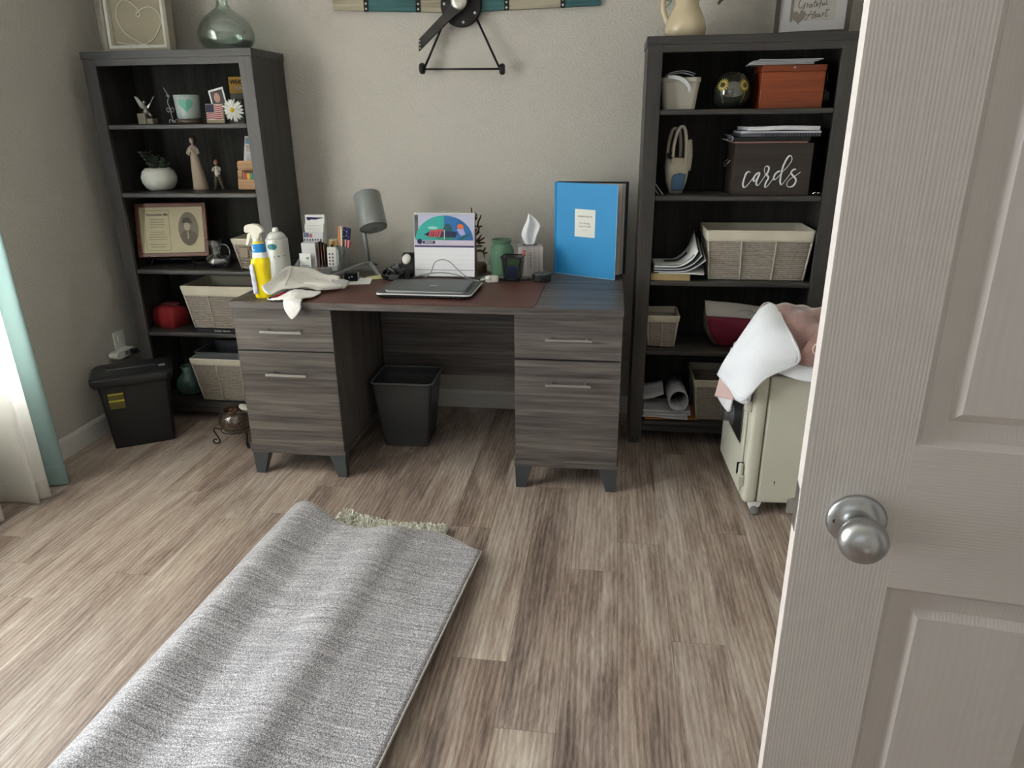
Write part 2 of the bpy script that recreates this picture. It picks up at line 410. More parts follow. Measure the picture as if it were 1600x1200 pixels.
# ------------------------------------------------------------------ the open door
def door_mat(name, axis, cath=False):
    m = bpy.data.materials.new(name); m.use_nodes = True; N, L = nodes(m); b = N['Principled BSDF']
    b.inputs['Base Color'].default_value = (*srgb(199, 191, 184), 1); b.inputs['Roughness'].default_value = .42
    tc = N.new('ShaderNodeTexCoord'); mp = N.new('ShaderNodeMapping')
    sc = [44, 44, 44]; sc['xyz'.index(axis)] = 2.6 if not cath else 3.2
    if cath: sc = [17, 17, 3.0]
    mp.inputs['Scale'].default_value = sc; L.new(tc.outputs['Object'], mp.inputs['Vector'])
    wv = N.new('ShaderNodeTexWave'); wv.wave_type = 'BANDS'; wv.bands_direction = 'X' if axis == 'z' else 'Z'
    wv.inputs['Scale'].default_value = 1.7; wv.inputs['Distortion'].default_value = 4.5 if not cath else 11; wv.inputs['Detail'].default_value = 2.5
    wv.inputs['Detail Scale'].default_value = 1.0 if not cath else .6
    L.new(mp.outputs[0], wv.inputs['Vector'])
    nz = N.new('ShaderNodeTexNoise'); nz.inputs['Scale'].default_value = 3; nz.inputs['Detail'].default_value = 4; L.new(mp.outputs[0], nz.inputs['Vector'])
    ad = N.new('ShaderNodeMath'); ad.operation = 'MULTIPLY_ADD'; L.new(wv.outputs['Fac'], ad.inputs[0]); ad.inputs[1].default_value = .6; L.new(nz.outputs['Fac'], ad.inputs[2])
    bp = N.new('ShaderNodeBump'); bp.inputs['Strength'].default_value = .22; bp.inputs['Distance'].default_value = .0006
    L.new(ad.outputs[0], bp.inputs['Height']); L.new(bp.outputs[0], b.inputs['Normal'])
    return m
DV, DH, DC = door_mat('moulded door grain upright', 'z'), door_mat('moulded door grain across', 'x'), door_mat('moulded door panel grain', 'z', True)
droot = bpy.data.objects.new('door_1', None); scn.collection.objects.link(droot); tag(droot, kind='structure')
droot.location = (1.6925, -2.567, 0.012); droot.rotation_euler = (0, R(-0.30), R(-7.5087))
W_, Hd, T_ = .762, 2.03, .035
xs = [0, .1114, .3310, .4310, .6506, W_]
zs = [0, .24, .843, 1.031, 1.62, 1.72, 1.92, Hd]
s = S()
for i in range(5):
    for j in range(7):
        x0, x1, z0, z1 = xs[i], xs[i+1], zs[j]-.012*0, zs[j+1]
        if i in (1, 3) and j in (1, 3, 5):
            rings = [(0, 0), (.007, .0065), (.030, .0085), (.0405, .0025)]
            loops = [[(x0+d, h, z0+d), (x1-d, h, z0+d), (x1-d, h, z1-d), (x0+d, h, z1-d)] for d, h in rings]
            s.mi = 0; s.loft(loops[:3], False, False); s.loft(loops[2:], False, False); s.mi = 2; s.add(loops[3], [(0, 1, 2, 3)])
        else:
            s.mi = 0 if i in (0, 4) or (i == 2 and j in (1, 3, 5)) else 1
            s.add([(x0, 0, z0), (x1, 0, z0), (x1, 0, z1), (x0, 0, z1)], [(0, 1, 2, 3)])
s.mi = 0
s.add([(0, 0, 0), (0, T_, 0), (0, T_, Hd), (0, 0, Hd)], [(0, 1, 2, 3)])
s.add([(W_, 0, 0), (W_, T_, 0), (W_, T_, Hd), (W_, 0, Hd)], [(3, 2, 1, 0)])
s.add([(0, T_, 0), (W_, T_, 0), (W_, T_, Hd), (0, T_, Hd)], [(0, 1, 2, 3)])
s.add([(0, 0, 0), (W_, 0, 0), (W_, T_, 0), (0, T_, 0)], [(3, 2, 1, 0)])
s.add([(0, 0, Hd), (W_, 0, Hd), (W_, T_, Hd), (0, T_, Hd)], [(0, 1, 2, 3)])
build('door_slab', s, [DV, DH, DC], droot)
MY = Matrix.Rotation(R(90), 4, 'X')  # z axis -> -y
kx, kz = .0643, .930
build('rosette', S().lathe([(.0, -.001), (.0325, 0), (.0335, .003), (.031, .007), (.022, .012), (.0165, .014), (0, .014)], 40, (kx, 0, kz), MY), STEEL, droot, smooth=True)
build('rosette_hole', S().lathe([(.0, .0), (.003, 0), (.003, .0105), (0, .0105)], 12, (kx-.024, 0, kz), MY), BLACK, droot)
kn = build('door_knob', S().lathe([(.0, .010), (.0135, .012), (.0125, .020), (.013, .026), (.019, .031), (.0245, .038), (.0268, .046), (.0262, .054), (.022, .061), (.013, .0665), (.004, .068), (0, .068)], 40, (kx, 0, kz), MY), STEEL, droot, smooth=True)
build('latch_plate', S().box(-.0012, .0005, .005, .030, kz-.029, kz+.029), NICK, droot)
build('latch_bolt', S().prism([(-.012, .011), (-.012, .016), (-.0006, .024), (-.0006, .011)], 'z', kz-.008, kz+.008), NICK, droot)
# the knob behind, on the far face
MYb = Matrix.Rotation(R(-90), 4, 'X')
build('door_knob', S().lathe([(.0, .0), (.0325, 0), (.031, .007), (.0135, .012), (.0125, .024), (.0245, .038), (.0265, .05), (.018, .064), (0, .068)], 32, (kx, T_, kz), MYb), STEEL, droot, smooth=True)

# ------------------------------------------------------------------ desk
H = .746; DF = -.8472; DB = DF+.6494; DW = 1.5114
desk = thing('desk', 'charcoal woodgrain double pedestal desk with four drawers and dark legs', 'desk', (0, 0, 0))
build('desktop', S().box(0, DW, DF, DB, H-.026, H), LAMX, desk, bevel=.0015)
def pedestal(x0, x1):
    build('pedestal_body', S().box(x0+.004, x1-.004, DF+.035, DB-.01, .118, H-.0262), LAMZ, desk)
    build('base_plate', S().box(x0-.003, x1+.003, DF+.012, DB-.008, .099, .1178), LAMX, desk, bevel=.001)
    for (a, b_, hz_) in ((.549, H-.0275, .632), (.1195, .542, .456)):
        d = build('drawer', S().box(x0+.002, x1-.002, DF+.014, DF+.0345, a, b_), LAMX, desk, bevel=.001)
        c = (x0+x1)/2+.005
        hd = build('handle', S().box(c-.085, c+.085, DF-.024, DF-.015, hz_-.0045, hz_+.0045), NICK, d, bevel=.001)
        for q in (-.064, .064): build('handle_post', S().lathe([(.0045, 0), (.0045, .034)], 12, (c+q, DF+.0145, hz_), MY), NICK, d)
    for sx, xa in ((1, x0), (-1, x1)):
        for yy, sy in ((DF+.014, 1), (DB-.012, -1)):
            t, bt = .070, .040
            top = [(xa, yy), (xa+sx*t, yy), (xa+sx*t, yy+sy*.05), (xa, yy+sy*.05)]
            bot = [(xa+sx*.002, yy+sy*.002), (xa+sx*bt, yy+sy*.002), (xa+sx*bt, yy+sy*.03), (xa+sx*.002, yy+sy*.03)]
            build('leg', S().loft([[(p[0], p[1], 0) for p in bot], [(p[0], p[1], .0989) for p in top]]), mat('dark grey leg', srgb(66, 70, 72), .4), desk, bevel=.001)
pedestal(.001, .404); pedestal(1.1085, 1.5105)
build('modesty_panel', S().box(.405, 1.107, DB-.055, DB-.037, .262, H-.0265), LAMX, desk)
# desk pad
s = S(); s.loft([rrect(.905, .455, .022, .0003, 5), rrect(.905, .455, .022, .0028, 5)])
build('desk_pad', s, mat('brown leather', srgb(88, 52, 44), .38, bump=.15, bscale=350), loc=(.735, -.612, H), label='dark brown leather desk pad lying under the laptops', cat='desk pad', bevel=.0008)

# ------------------------------------------------------------------ bookcases
def bookcase(x0, yf, shelves, label):
    t = thing('bookcase', label, 'bookcase', (x0, yf, 0))
    w, d, h = .76, .309, 1.678
    T = .019
    build('top_panel', S().box(-.004, w+.004, -.003, d, h-.029, h), LAMBX, t, bevel=.001)
    for a in (0, w-T): build('side_panel', S().box(a, a+T, .018, d-.001, .03, h-.0291), LAMB, t)
    for a, b_ in ((0, .057), (w-.057, w)): build('front_post', S().box(a, b_, 0, .0179, .03, h-.0292), LAMB, t, bevel=.001)
    build('top_rail', S().box(.0571, w-.0571, .001, .0179, h-.056, h-.0293), LAMBX, t)
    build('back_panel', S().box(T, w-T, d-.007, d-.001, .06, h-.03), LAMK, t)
    for z in shelves:
        build('shelf', S().box(T+.0005, w-T-.0005, .0185 if z > .2 else .0185, d-.0075, z-.020, z), LAMBX, t)
        # rounded nosing fills between the posts
        build('shelf_nosing', S().box(.0575, w-.0575, .004, .0184, z-.020, z), LAMBX, t, bevel=.004)
    build('bottom_rail', S().box(.0571, w-.0571, .004, .0179, shelves[-1]-.045, shelves[-1]-.0201), LAMBX, t)
    for a in (.0, w-.045):
        for b_ in (.0, d-.05): build('foot', S().box(a+.002, a+.043, b_+.002, b_+.045, 0, .0299), DGREY, t)
    return t
LX, LY = -.7994, -.3207
RX, RY = 1.5662, -.3538
LSH = [1.388, 1.099, .752, .450, .088]; RSH = [1.420, 1.095, .748, .442, .107]
bookcase(LX, LY, LSH, 'tall dark grey five shelf bookcase in the left corner, framed certificate on its middle shelf')
bookcase(RX, RY, RSH, 'tall dark grey five shelf bookcase on the right, behind the blanket covered safe')

# ------------------------------------------------------------------ baskets
def rope_mat(name, c):
    m = mat(name, c, .85, bump=.9, bscale=500, var=.18, vscale=90, bdist=.003); return m
ROPE = rope_mat('grey twisted paper rope', srgb(172, 162, 150)); ROPEL = rope_mat('pale rope', srgb(194, 184, 168))
LIN = mat('beige canvas liner', srgb(208, 200, 180), .9, bump=.4, bscale=600, var=.07, vscale=14)
LINS = mat('sage grey liner', srgb(150, 150, 140), .9, bump=.4, bscale=600)
def basket(label, loc, top, bot, h, cuff, rz=0, fr=(.33, .66), lin=LIN, group=None, rope=ROPE, shift=0):
    t = thing('storage_basket', label, 'basket', loc, rz, group)
    (wt, dt), (wb, db) = top, bot
    def dims(z): q = z/h; return wb+(wt-wb)*q, db+(dt-db)*q
    s = S(); z = .0052; rr_ = .0042
    while z < h-cuff+.006:
        a, b_ = dims(z); L_ = rrect(a-rr_*2, b_-rr_*2, .012, z, 2)
        P = []
        for i in range(len(L_)):
            p, q = L_[i], L_[(i+1) % len(L_)]; P.append(p)
            if (p-q).length > .05:
                for k in range(1, 6): P.append(p.lerp(q, k/6)+Vector((0, 0, random.uniform(-.0006, .0006))))
        s.tube(P, rr_, 5, True); z += rr_*2.02
    build('woven_body', s, rope, t, smooth=True)
    for face in (-1, 1):
        for f in fr:
            s = S(); pts = []
            for k in range(5):
                z = (h-cuff)*k/4+.002; a, b_ = dims(z); pts.append(((f-.5)*a, face*(b_/2+.001), z))
            s.tube(pts, .0035, 6); build('stake', s, ROPEL, t, smooth=True)
    for sx in (-1, 1):
        for sy in (-1, 1):
            s = S(); pts = []
            for k in range(5):
                z = (h-cuff)*k/4+.002; a, b_ = dims(z); pts.append((sx*(a/2-.003), sy*(b_/2-.003), z))
            s.tube(pts, .0045, 6); build('corner_stake', s, ROPEL, t, smooth=True)
    a, b_ = dims(h); c, d = dims(h-cuff); e, f = dims(.012)
    loops = [rrect(c+.004, d+.004, .012, h-cuff, 4), rrect(c+.010, d+.010, .012, h-cuff+.008, 4), rrect(a+.008, b_+.008, .012, h-.004, 4), rrect(a+.002, b_+.002, .012, h, 4), rrect(a-.008, b_-.008, .012, h-.004, 4), rrect(e-.022, f-.022, .012, .016, 4)]
    for Lp in loops[:4]:
        for i, p in enumerate(Lp): p.z += .0014*math.sin(i*2.3)
    build('fabric_liner', S().loft(loops, cap0=False), lin, t, smooth=False, bevel=0)
    return t
basket('large lined rope basket filling the right bookcase middle shelf', (2.060, -.190, RSH[2]+.0005), (.425, .25), (.385, .225), .207, .045)
basket('small lined rope basket at the left end of the right bookcase fourth shelf', (1.690, -.222, RSH[3]+.0005), (.14, .17), (.115, .14), .146, .032, fr=(.5,))
basket('lined rope basket on the bottom shelf of the right bookcase, beside rolled papers', (2.03, -.195, RSH[4]+.0005), (.37, .25), (.33, .225), .195, .035)
basket('lined rope basket standing on flat books in the left bookcase', (-.355, -.172, LSH[3]+.0165), (.385, .255), (.32, .225), .208, .048, lin=LIN)
b5 = basket('lined rope basket on the bottom shelf of the left bookcase, grey bin inside', (-.375, -.165, LSH[4]+.0005), (.40, .24), (.33, .215), .222, .035)
basket('little rope basket with tag print on the left bookcase, right of glass pitcher', (-.187, -.205, LSH[2]+.0005), (.165, .15), (.115, .115), .142, .032, fr=(.5,))
# grey fabric bin nested in the bottom-left basket
t = thing('fabric_bin', 'dark grey fabric bin nested inside the bottom left basket', 'fabric bin', (-.375, -.165, LSH[4]+.022))
build('bin_body', S().loft([rrect(.27, .16, .02, 0, 3), rrect(.365, .205, .02, .215, 3), rrect(.372, .212, .02, .228, 3), rrect(.355, .195, .02, .228, 3), rrect(.26, .15, .02, .006, 3)]), mat('charcoal felt', srgb(88, 90, 92), .9, bump=.3, bscale=400), t, smooth=False)
# books under the left basket
def book(label, loc, w, d, h, cov, rz=0, group=None, spine=None, txt=None, name='book'):
    t = thing(name, label, 'book', loc, rz, group)
    m = mat(*cov)
    c = .0018
    s = S(); s.box(-w/2, w/2, -d/2, d/2, 0, c).box(-w/2, w/2, -d/2, d/2, h-c, h).box(-w/2, w/2, -d/2, -d/2+c, c, h-c)
    build('cover', s, m, t)
    build('pages', S().box(-w/2+.004, w/2-.004, -d/2+c, d/2-.004, c+.0001, h-c-.0001), CREAM, t)
    if txt: text('spine_title', txt, h*.62, PAPER2, t, (0, -d/2-.0005, h/2), bold=.0001)
    return t
book('flat black book with white spine lettering under the left basket', (-.37, -.178, LSH[3]+.0004), .26, .235, .015, ('black book cover', srgb(28, 27, 30), .5), txt='American   Memories')

# ------------------------------------------------------------------ waste basket under desk
t = thing('waste_basket', 'translucent smoke grey plastic waste basket under the desk', 'waste basket', (.562, -.413, 0), R(1.5))
SMOKE = thin_glass('smoke translucent plastic', (.60, .61, .62), .10, .22, .42, srgb(98, 100, 102))
W1 = .275; W0 = .2
s = S()
lo = []
for k in range(5):
    q = k/4; lo.append(rrect(W0+(W1-W0)*q, .20+(.24-.20)*q, .018+.008*q, .004+.306*q, 4))
li = [[p.copy() for p in L_] for L_ in lo[::-1]]
for L_ in li:
    for p in L_: p.x *= .985; p.y *= .985
s.loft(lo+li[:-1]+[rrect(.19, .19, .018, .008, 4)])
build('bin_wall', s, SMOKE, t, smooth=False)
build('rim', S().tube(rrect(W1+.003, .243, .026, .311, 5), .0045, 8, True), mat('smoke rim', srgb(104, 106, 108), .3), t, smooth=True)

# ------------------------------------------------------------------ curtains
def curtain(label, path, z0, z1, m, seed):
    t = thing('curtain', label, 'curtain', (XW0, path[0][1], z0))
    G = []
    rnd = random.Random(seed)
    for k in range(9):
        z = z1+(z0-z1)*k/8; row = []
        fl_ = .75+.25*(k/8)
        for i, (x, y) in enumerate(path):
            xm = XW0+.10
            row.append((xm+(x-xm)*fl_+.002*math.sin(k*1.7+i)-XW0, y+.004*math.sin(k*.9+i*1.3)-path[0][1], z-z0))
        G.append(row)
    build('curtain_panel', S().sheet(G, .002, 4), m, t, smooth=True)
    hem = [[(p[0]+.002 if 1 else 0, p[1], p[2]) for p in G[-1]], [(p[0]+.0022, p[1], p[2]-.0) for p in G[-1]]]
    hm = [[(p[0]+.0016, p[1]-.0005, z) for p in G[-1]] for z in (.085, .045, .002)]
    build('hem', S().sheet(hm, .002, 4), m, t, smooth=True)
    return t
def cloth_mat(name, c, tl):
    m = mat(name, c, .85, bump=.25, bscale=700, sheen=.2); N, L = nodes(m); b = N['Principled BSDF']
    out = N['Material Output']; tr = N.new('ShaderNodeBsdfTranslucent'); tr.inputs[0].default_value = (*c, 1); mx = N.new('ShaderNodeMixShader'); mx.inputs[0].default_value = tl
    L.new(b.outputs[0], mx.inputs[1]); L.new(tr.outputs[0], mx.inputs[2]); L.new(mx.outputs[0], out.inputs[0]); return m
TEAL = cloth_mat('teal curtain cloth', srgb(160, 188, 184), .3)
IVORY = cloth_mat('ivory curtain cloth', (.94, .92, .885), .75)
curtain('teal curtain panel nearest the bookcase, hanging to the floor', [(-.85, -1.0), (-.74, -1.012), (-.735, -1.03), (-.80, -1.045), (-.86, -1.065), (-.82, -1.085)], .004, 2.25, TEAL, 1)
curtain('ivory sheer curtain panel at the left edge, in front of the teal one', [(-.80, -1.105), (-.745, -1.115), (-.716, -1.13), (-.735, -1.158), (-.722, -1.186), (-.80, -1.192), (-.885, -1.20), (-.86, -1.27), (-.76, -1.31), (-.80, -1.36), (-.87, -1.40), (-.76, -1.44), (-.85, -1.49), (-.75, -1.53), (-.86, -1.58), (-.76, -1.63), (-.85, -1.68), (-.76, -1.73), (-.85, -1.78), (-.76, -1.83), (-.85, -1.88), (-.76, -1.93), (-.85, -1.98), (-.76, -2.03), (-.85, -2.08), (-.76, -2.13), (-.85, -2.18), (-.78, -2.22)], .003, 2.25, IVORY, 2)

# ------------------------------------------------------------------ rug folded over
rug = thing('rug', 'grey woven rug folded over on the floor, shaggy ivory side hidden inside', 'rug', (.35, -1.25, 0))
ox, oy = .35, -1.25
def backing():
    m = bpy.data.materials.new('speckled grey rug backing'); m.use_nodes = True; N, L = nodes(m); b = N['Principled BSDF']
    b.inputs['Roughness'].default_value = .8; b.inputs['Sheen Weight'].default_value = .25
    tc = N.new('ShaderNodeTexCoord'); mp = N.new('ShaderNodeMapping'); mp.inputs['Scale'].default_value = (1, 1, 1); mp.inputs['Rotation'].default_value = (0, 0, R(-6))
    L.new(tc.outputs['Object'], mp.inputs[0])
    v = N.new('ShaderNodeTexVoronoi'); v.inputs['Scale'].default_value = 300; v.inputs['Randomness'].default_value = .7; L.new(mp.outputs[0], v.inputs['Vector'])
    n = N.new('ShaderNodeTexNoise'); n.inputs['Scale'].default_value = 330; n.inputs['Detail'].default_value = 4; n.inputs['Roughness'].default_value = .8; L.new(mp.outputs[0], n.inputs['Vector'])
    m2 = N.new('ShaderNodeMapping'); m2.inputs['Scale'].default_value = (3, 110, 1); m2.inputs['Rotation'].default_value = (0, 0, R(-6)); L.new(tc.outputs['Object'], m2.inputs[0])
    n3 = N.new('ShaderNodeTexNoise'); n3.inputs['Scale'].default_value = 1.6; n3.inputs['Detail'].default_value = 4; L.new(m2.outputs[0], n3.inputs['Vector'])
    a = N.new('ShaderNodeMath'); a.operation = 'MULTIPLY_ADD'; L.new(n3.outputs['Fac'], a.inputs[0]); a.inputs[1].default_value = .22; L.new(n.outputs['Fac'], a.inputs[2])
    cr = N.new('ShaderNodeValToRGB'); e = cr.color_ramp.elements; e[0].position = .50; e[0].color = (*srgb(78, 74, 76), 1); e[1].position = .74; e[1].color = (*srgb(230, 229, 230), 1)
    k_ = e.new(.60); k_.color = (*srgb(140, 136, 139), 1)
    L.new(a.outputs[0], cr.inputs[0]); L.new(cr.outputs[0], b.inputs['Base Color'])
    bp = N.new('ShaderNodeBump'); bp.inputs['Strength'].default_value = .5; bp.inputs['Distance'].default_value = .002
    L.new(v.outputs['Distance'], bp.inputs['Height']); L.new(bp.outputs[0], b.inputs['Normal']); return m
RUGM = backing()
# far edge of the top layer, then stations towards the camera
def rugpt(sv, tv):
    """sv 0..1 from fold to free edge, tv metres from the far end"""
    Lx = .335-.052*tv; Rx = 1.060-.095*tv
    far = [(-.0, -1.205), (.12, -1.235), (.22, -1.262), (.40, -1.318), (.55, -1.325), (.72, -1.287), (.80, -1.283), (1.0, -1.352)]
    for i in range(len(far)-1):
        if far[i][0] <= sv <= far[i+1][0]:
            q = (sv-far[i][0])/(far[i+1][0]-far[i][0]); q2 = q*q*(3-2*q); yf = far[i][1]+(far[i+1][1]-far[i][1])*(q*.5+q2*.5)
    hz_ = [(0, .066), (.04, .098), (.10, .114), (.29, .070), (.42, .076), (.56, .096), (.74, .058), (.86, .044), (1.0, .036)]
    for i in range(len(hz_)-1):
        if hz_[i][0] <= sv <= hz_[i+1][0]:
            q = (sv-hz_[i][0])/(hz_[i+1][0]-hz_[i][0]); q = q*q*(3-2*q); z = hz_[i][1]+(hz_[i+1][1]-hz_[i][1])*q
    z += .004*math.sin(tv*3.1+sv*4)*min(1, sv*4)*(1-sv)
    z += .020*math.exp(-((sv-.55)/.16)**2)*math.exp(-((tv-.25)/.3)**2)*0
    if tv < .16: z -= (.16-tv)*.04*math.sin(math.pi*min(1, max(0, sv)))*1.0
    return Vector((Lx+(Rx-Lx)*sv-ox, yf-tv-oy, z))
G = []
ts = [0, .04, .1, .18, .3, .45, .62, .8, 1.0, 1.25, 1.55, 1.9]
for tv in ts:
    row = []
    # lower layer: from under, left around the fold, over the top
    base = rugpt(0, tv)
    row.append(Vector((base.x+.50, base.y-.05, .008))); row.append(Vector((base.x+.35, base.y-.03, .008)))
    row.append(Vector((base.x+.12, base.y+.01, .008))); row.append(Vector((base.x+.045, base.y, .010))); row.append(Vector((base.x+.008, base.y, .028)))
    for sv in (0, .025, .06, .1, .15, .2, .28, .36, .44, .52, .6, .68, .76, .84, .92, 1.0): row.append(rugpt(sv, tv))
    G.append(row)
build('woven_backing', S().sheet(G, .005, 3), RUGM, rug, smooth=True)
# bound edges
s = S()
s.tube([rugpt(1.0, x*.05)+Vector((.002, 0, 0)) for x in range(0, 39)], .0034, 6)
s.tube([rugpt(x/40, 0)+Vector((0, .002, 0)) for x in range(0, 41)], .0032, 6)
build('bound_edge', s, mat('pale binding', srgb(178, 172, 165), .85, bump=.8, bscale=600), rug, smooth=True)
# shaggy pile of the under layer showing past the far edge
s = S(); rnd = random.Random(3)
for k in range(3400):
    u = rnd.random(); v = rnd.random()
    x = .50+u*.405
    yb = -1.128-.08*math.sin(min(1, u*1.3)*1.57)+.02*u
    y = yb-v*.14; z = .012+.022*rnd.random()
    r = rnd.uniform(.0022, .0038)
    s.ell((x-ox+rnd.uniform(-.003, .003), y-oy, z), (r, r, r*1.9), 5, Matrix.Rotation(rnd.uniform(-.8, .8), 3, 'X') @ Matrix.Rotation(rnd.uniform(-.8, .8), 3, 'Y'))
build('shag_pile', s, mat('ivory shag', srgb(216, 212, 198), .9, var=.1, vscale=40), rug, smooth=True, kind='stuff')
s = S(); s.sheet([[(.48+.43*i/6-ox, (-1.125-.08*math.sin(min(1, i/6*1.3)*1.57)+.02*i/6)-j*.16-oy, .010) for i in range(7)] for j in (0, .5, 1)], .012, 2)
build('pile_base', s, mat('ivory shag', (1, 1, 1)), rug, smooth=True)

# ------------------------------------------------------------------ on top of the left bookcase
TOP = 1.6785
WWASH = mat('whitewashed wood', srgb(206, 204, 194), .7, bump=.3, bscale=60, var=.1, vscale=20, stretch=(4, 4, 1))
t = thing('picture_frame', 'whitewashed frame with looped white heart cord on the left bookcase top', 'picture frame', (-.593, -.20, TOP), rot=(R(-4), 0, 0))
def rect_frame(x0, x1, z0, z1, w_, y0, y1):
    s = S(); A = [(x0, z0), (x1, z0), (x1, z1), (x0, z1)]; B = [(x0+w_, z0+w_), (x1-w_, z0+w_), (x1-w_, z1-w_), (x0+w_, z1-w_)]
    L_ = [[(p[0], y1, p[1]) for p in A], [(p[0], y0, p[1]) for p in A], [(p[0], y0, p[1]) for p in B], [(p[0], y1, p[1]) for p in B]]
    return s.loft(L_, closed=True)
build('frame', rect_frame(-.155, .150, 0, .37, .016, -.030, .02), mat('beige wash', srgb(150, 144, 128), .7, bump=.2), t, bevel=.002)
build('inner_frame', rect_frame(-.139, .134, .016, .354, .014, -.024, .01), WWASH, t, bevel=.002)
build('canvas', S().box(-.138, .133, .0, .005, .017, .353), mat('natural canvas', srgb(158, 150, 128), .9, bump=.5, bscale=500), t)
hp = [(-0.1130,0.0570),(-0.0440,0.0470),(0.0140,0.0460),(0.0620,0.0670),(0.0930,0.1050),(0.1060,0.1380),(0.0960,0.1710),(0.0730,0.1880),(0.0470,0.1910),(0.0180,0.1810),(-0.0030,0.1660),(0.0010,0.1540),(0.0130,0.1620),(0.0080,0.1790),(-0.0080,0.1990),(-0.0280,0.2140),(-0.0530,0.2220),(-0.0790,0.2060),(-0.0940,0.1820),(-0.0960,0.1490),(-0.0830,0.1150),(-0.0560,0.0840),(0.0140,0.0460),(0.0640,0.0430),(0.1210,0.0430)]
def smooth_path(P, k=5):
    P = [Vector(p) for p in P]; out = []; n = len(P)
    for i in range(n-1):
        p0 = P[max(i-1, 0)]; p1 = P[i]; p2 = P[i+1]; p3 = P[min(i+2, n-1)]
        for j in range(k):
            t_ = j/k; out.append(.5*((2*p1)+(p2-p0)*t_+(2*p0-5*p1+4*p2-p3)*t_*t_+(3*p1-p0-3*p2+p3)*t_**3))
    out.append(P[-1]); return out
build('heart_cord', S().tube(smooth_path([(a, -.004, b_-.012) for a, b_ in hp]), .0026, 6), mat('white cord', srgb(212, 206, 190), .8), t, smooth=True)

AQUA = thin_glass('sea green glass', (.90, .955, .93), .12)
t = thing('glass_vase', 'round pale green glass bottle vase on the left bookcase top', 'vase', (-.212, -.17, TOP+.0004))
outer = [(.0, 0), (.072, 0), (.094, .012), (.114, .04), (.118, .068), (.108, .098), (.085, .128), (.055, .150), (.032, .166), (.0245, .182), (.024, .215), (.032, .222)]
inner = [(.028, .220), (.0205, .212), (.021, .184), (.029, .168), (.052, .152), (.082, .130), (.105, .1), (.115, .068), (.111, .041), (.091, .014), (.06, .004), (.0, .004)]
build('bottle_body', S().lathe(outer+inner, 48), AQUA, t, smooth=True)

# ------------------------------------------------------------------ wall aeroplane sign
GW = wood('weathered grey board', (srgb(120, 112, 92), srgb(164, 156, 134), srgb(186, 178, 156)), 'x', .7)
TW = wood('teal washed board', (srgb(28, 66, 68), srgb(48, 96, 98), srgb(68, 118, 118)), 'x', .65)
BW = wood('dark stained board', (srgb(26, 23, 20), srgb(40, 36, 32), srgb(54, 48, 42)), 'x', .6)
RIV = mat('silver rivet', (.75, .74, .72), .3, 1)
t = thing('wall_decoration', 'wooden aeroplane nose wall decoration with teal and grey wing boards', 'wall decoration', (.79, -.002, 1.85))
def wing(side, segs):
    for (xa, xb, za, zb, ta, tb, m) in segs:
        x0, x1 = xa-.79, xb-.79
        build('wing_board', S().prism([(x0, za-1.85), (x1, zb-1.85), (x1, tb-1.85), (x0, ta-1.85)], 'y', -.022, 0), m, t, bevel=.001)
wing(-1, [(.221, .361, 1.846, 1.838, 1.905, 1.935, GW), (.3612, .590, 1.838, 1.829, 1.935, 1.955, TW), (.5902, .74, 1.829, 1.822, 1.955, 1.962, GW)])
wing(1, [(.84, .985, 1.822, 1.825, 1.962, 1.958, TW), (.9852, 1.212, 1.825, 1.829, 1.958, 1.94, GW), (1.2122, 1.376, 1.829, 1.832, 1.94, 1.915, TW)])
for x, z0, z1 in ((.370, 1.836, 1.936), (.601, 1.828, 1.956), (.983, 1.824, 1.959), (1.220, 1.827, 1.941)):
    d = build('metal_strap', S().box(x-.010-.79, x+.010-.79, -.0245, -.0222, z0-1.851, z1-1.849), MBLACK, t)
    for zz in (z0+.010, z0+.030, z1-.02):
        build('rivet', S().ell((x-.79, -.025, zz-1.85), (.0048, .003, .0048), 10), RIV, d, smooth=True)
build('engine_disc', S().lathe([(0, 0), (.088, 0), (.0885, .012), (.085, .020), (0, .020)], 48, (0, -.024, -.0), MY), MBLACK, t, smooth=False, bevel=.001)
for a in (-82, -30, 22, 74, 126, 178, 230):
    build('bolt', S().ell((.070*math.cos(R(a)), -.0455, .070*math.sin(R(a))), (.0062, .004, .0062), 12), RIV, t, smooth=True)
build('propeller', S().prism([(-.010, .030), (-.060, -.030), (-.181, -.134), (-.183, -.179), (-.026, -.050), (.020, -.024), (.052, .024), (.183, .134), (.181, .179), (.026, .05)], 'y', -.078, -.060), BW, t, bevel=.002)
for zz in (-.139, -.153, -.167): build('rivet', S().ell((-.178+.002, -.079, zz-.001), (.0035, .003, .0035), 8), RIV, t, smooth=True)
build('hub_cap', S().lathe([(0, -.052+.052), (.033, 0), (.035, .004), (.033, .010), (.02, .014), (0, .015)], 36, (0, -.0785, .006), MY), mat('aged silver', (.72, .7, .64), .35, .9), t, smooth=True)
for a in (20, 100, 180, 260, 330): build('hub_bolt', S().ell((.020*math.cos(R(a)), -.091, .006+.020*math.sin(R(a))), (.004, .003, .004), 8), RIV, t, smooth=True)
for a, b_ in (((-.070, -.05), (-.166, -.243)), ((.062, -.05), (.162, -.249))):
    build('strut', S().tube([(a[0], -.030, a[1]), (b_[0], -.055, b_[1])], .0048, 8), MBLACK, t, smooth=True)
build('axle', S().tube([(-.178, -.055, -.249), (.182, -.055, -.255)], .0042, 8), MBLACK, t, smooth=True)
MX = Matrix.Rotation(R(90), 4, 'Y')
for x, z in ((-.188, -.247), (.164, -.256)):
    build('wheel', S().lathe([(0, 0), (.018, 0), (.0225, .005), (.0225, .017), (.018, .022), (0, .022)], 24, (x, -.055, z), MX), BLACK, t, smooth=True)

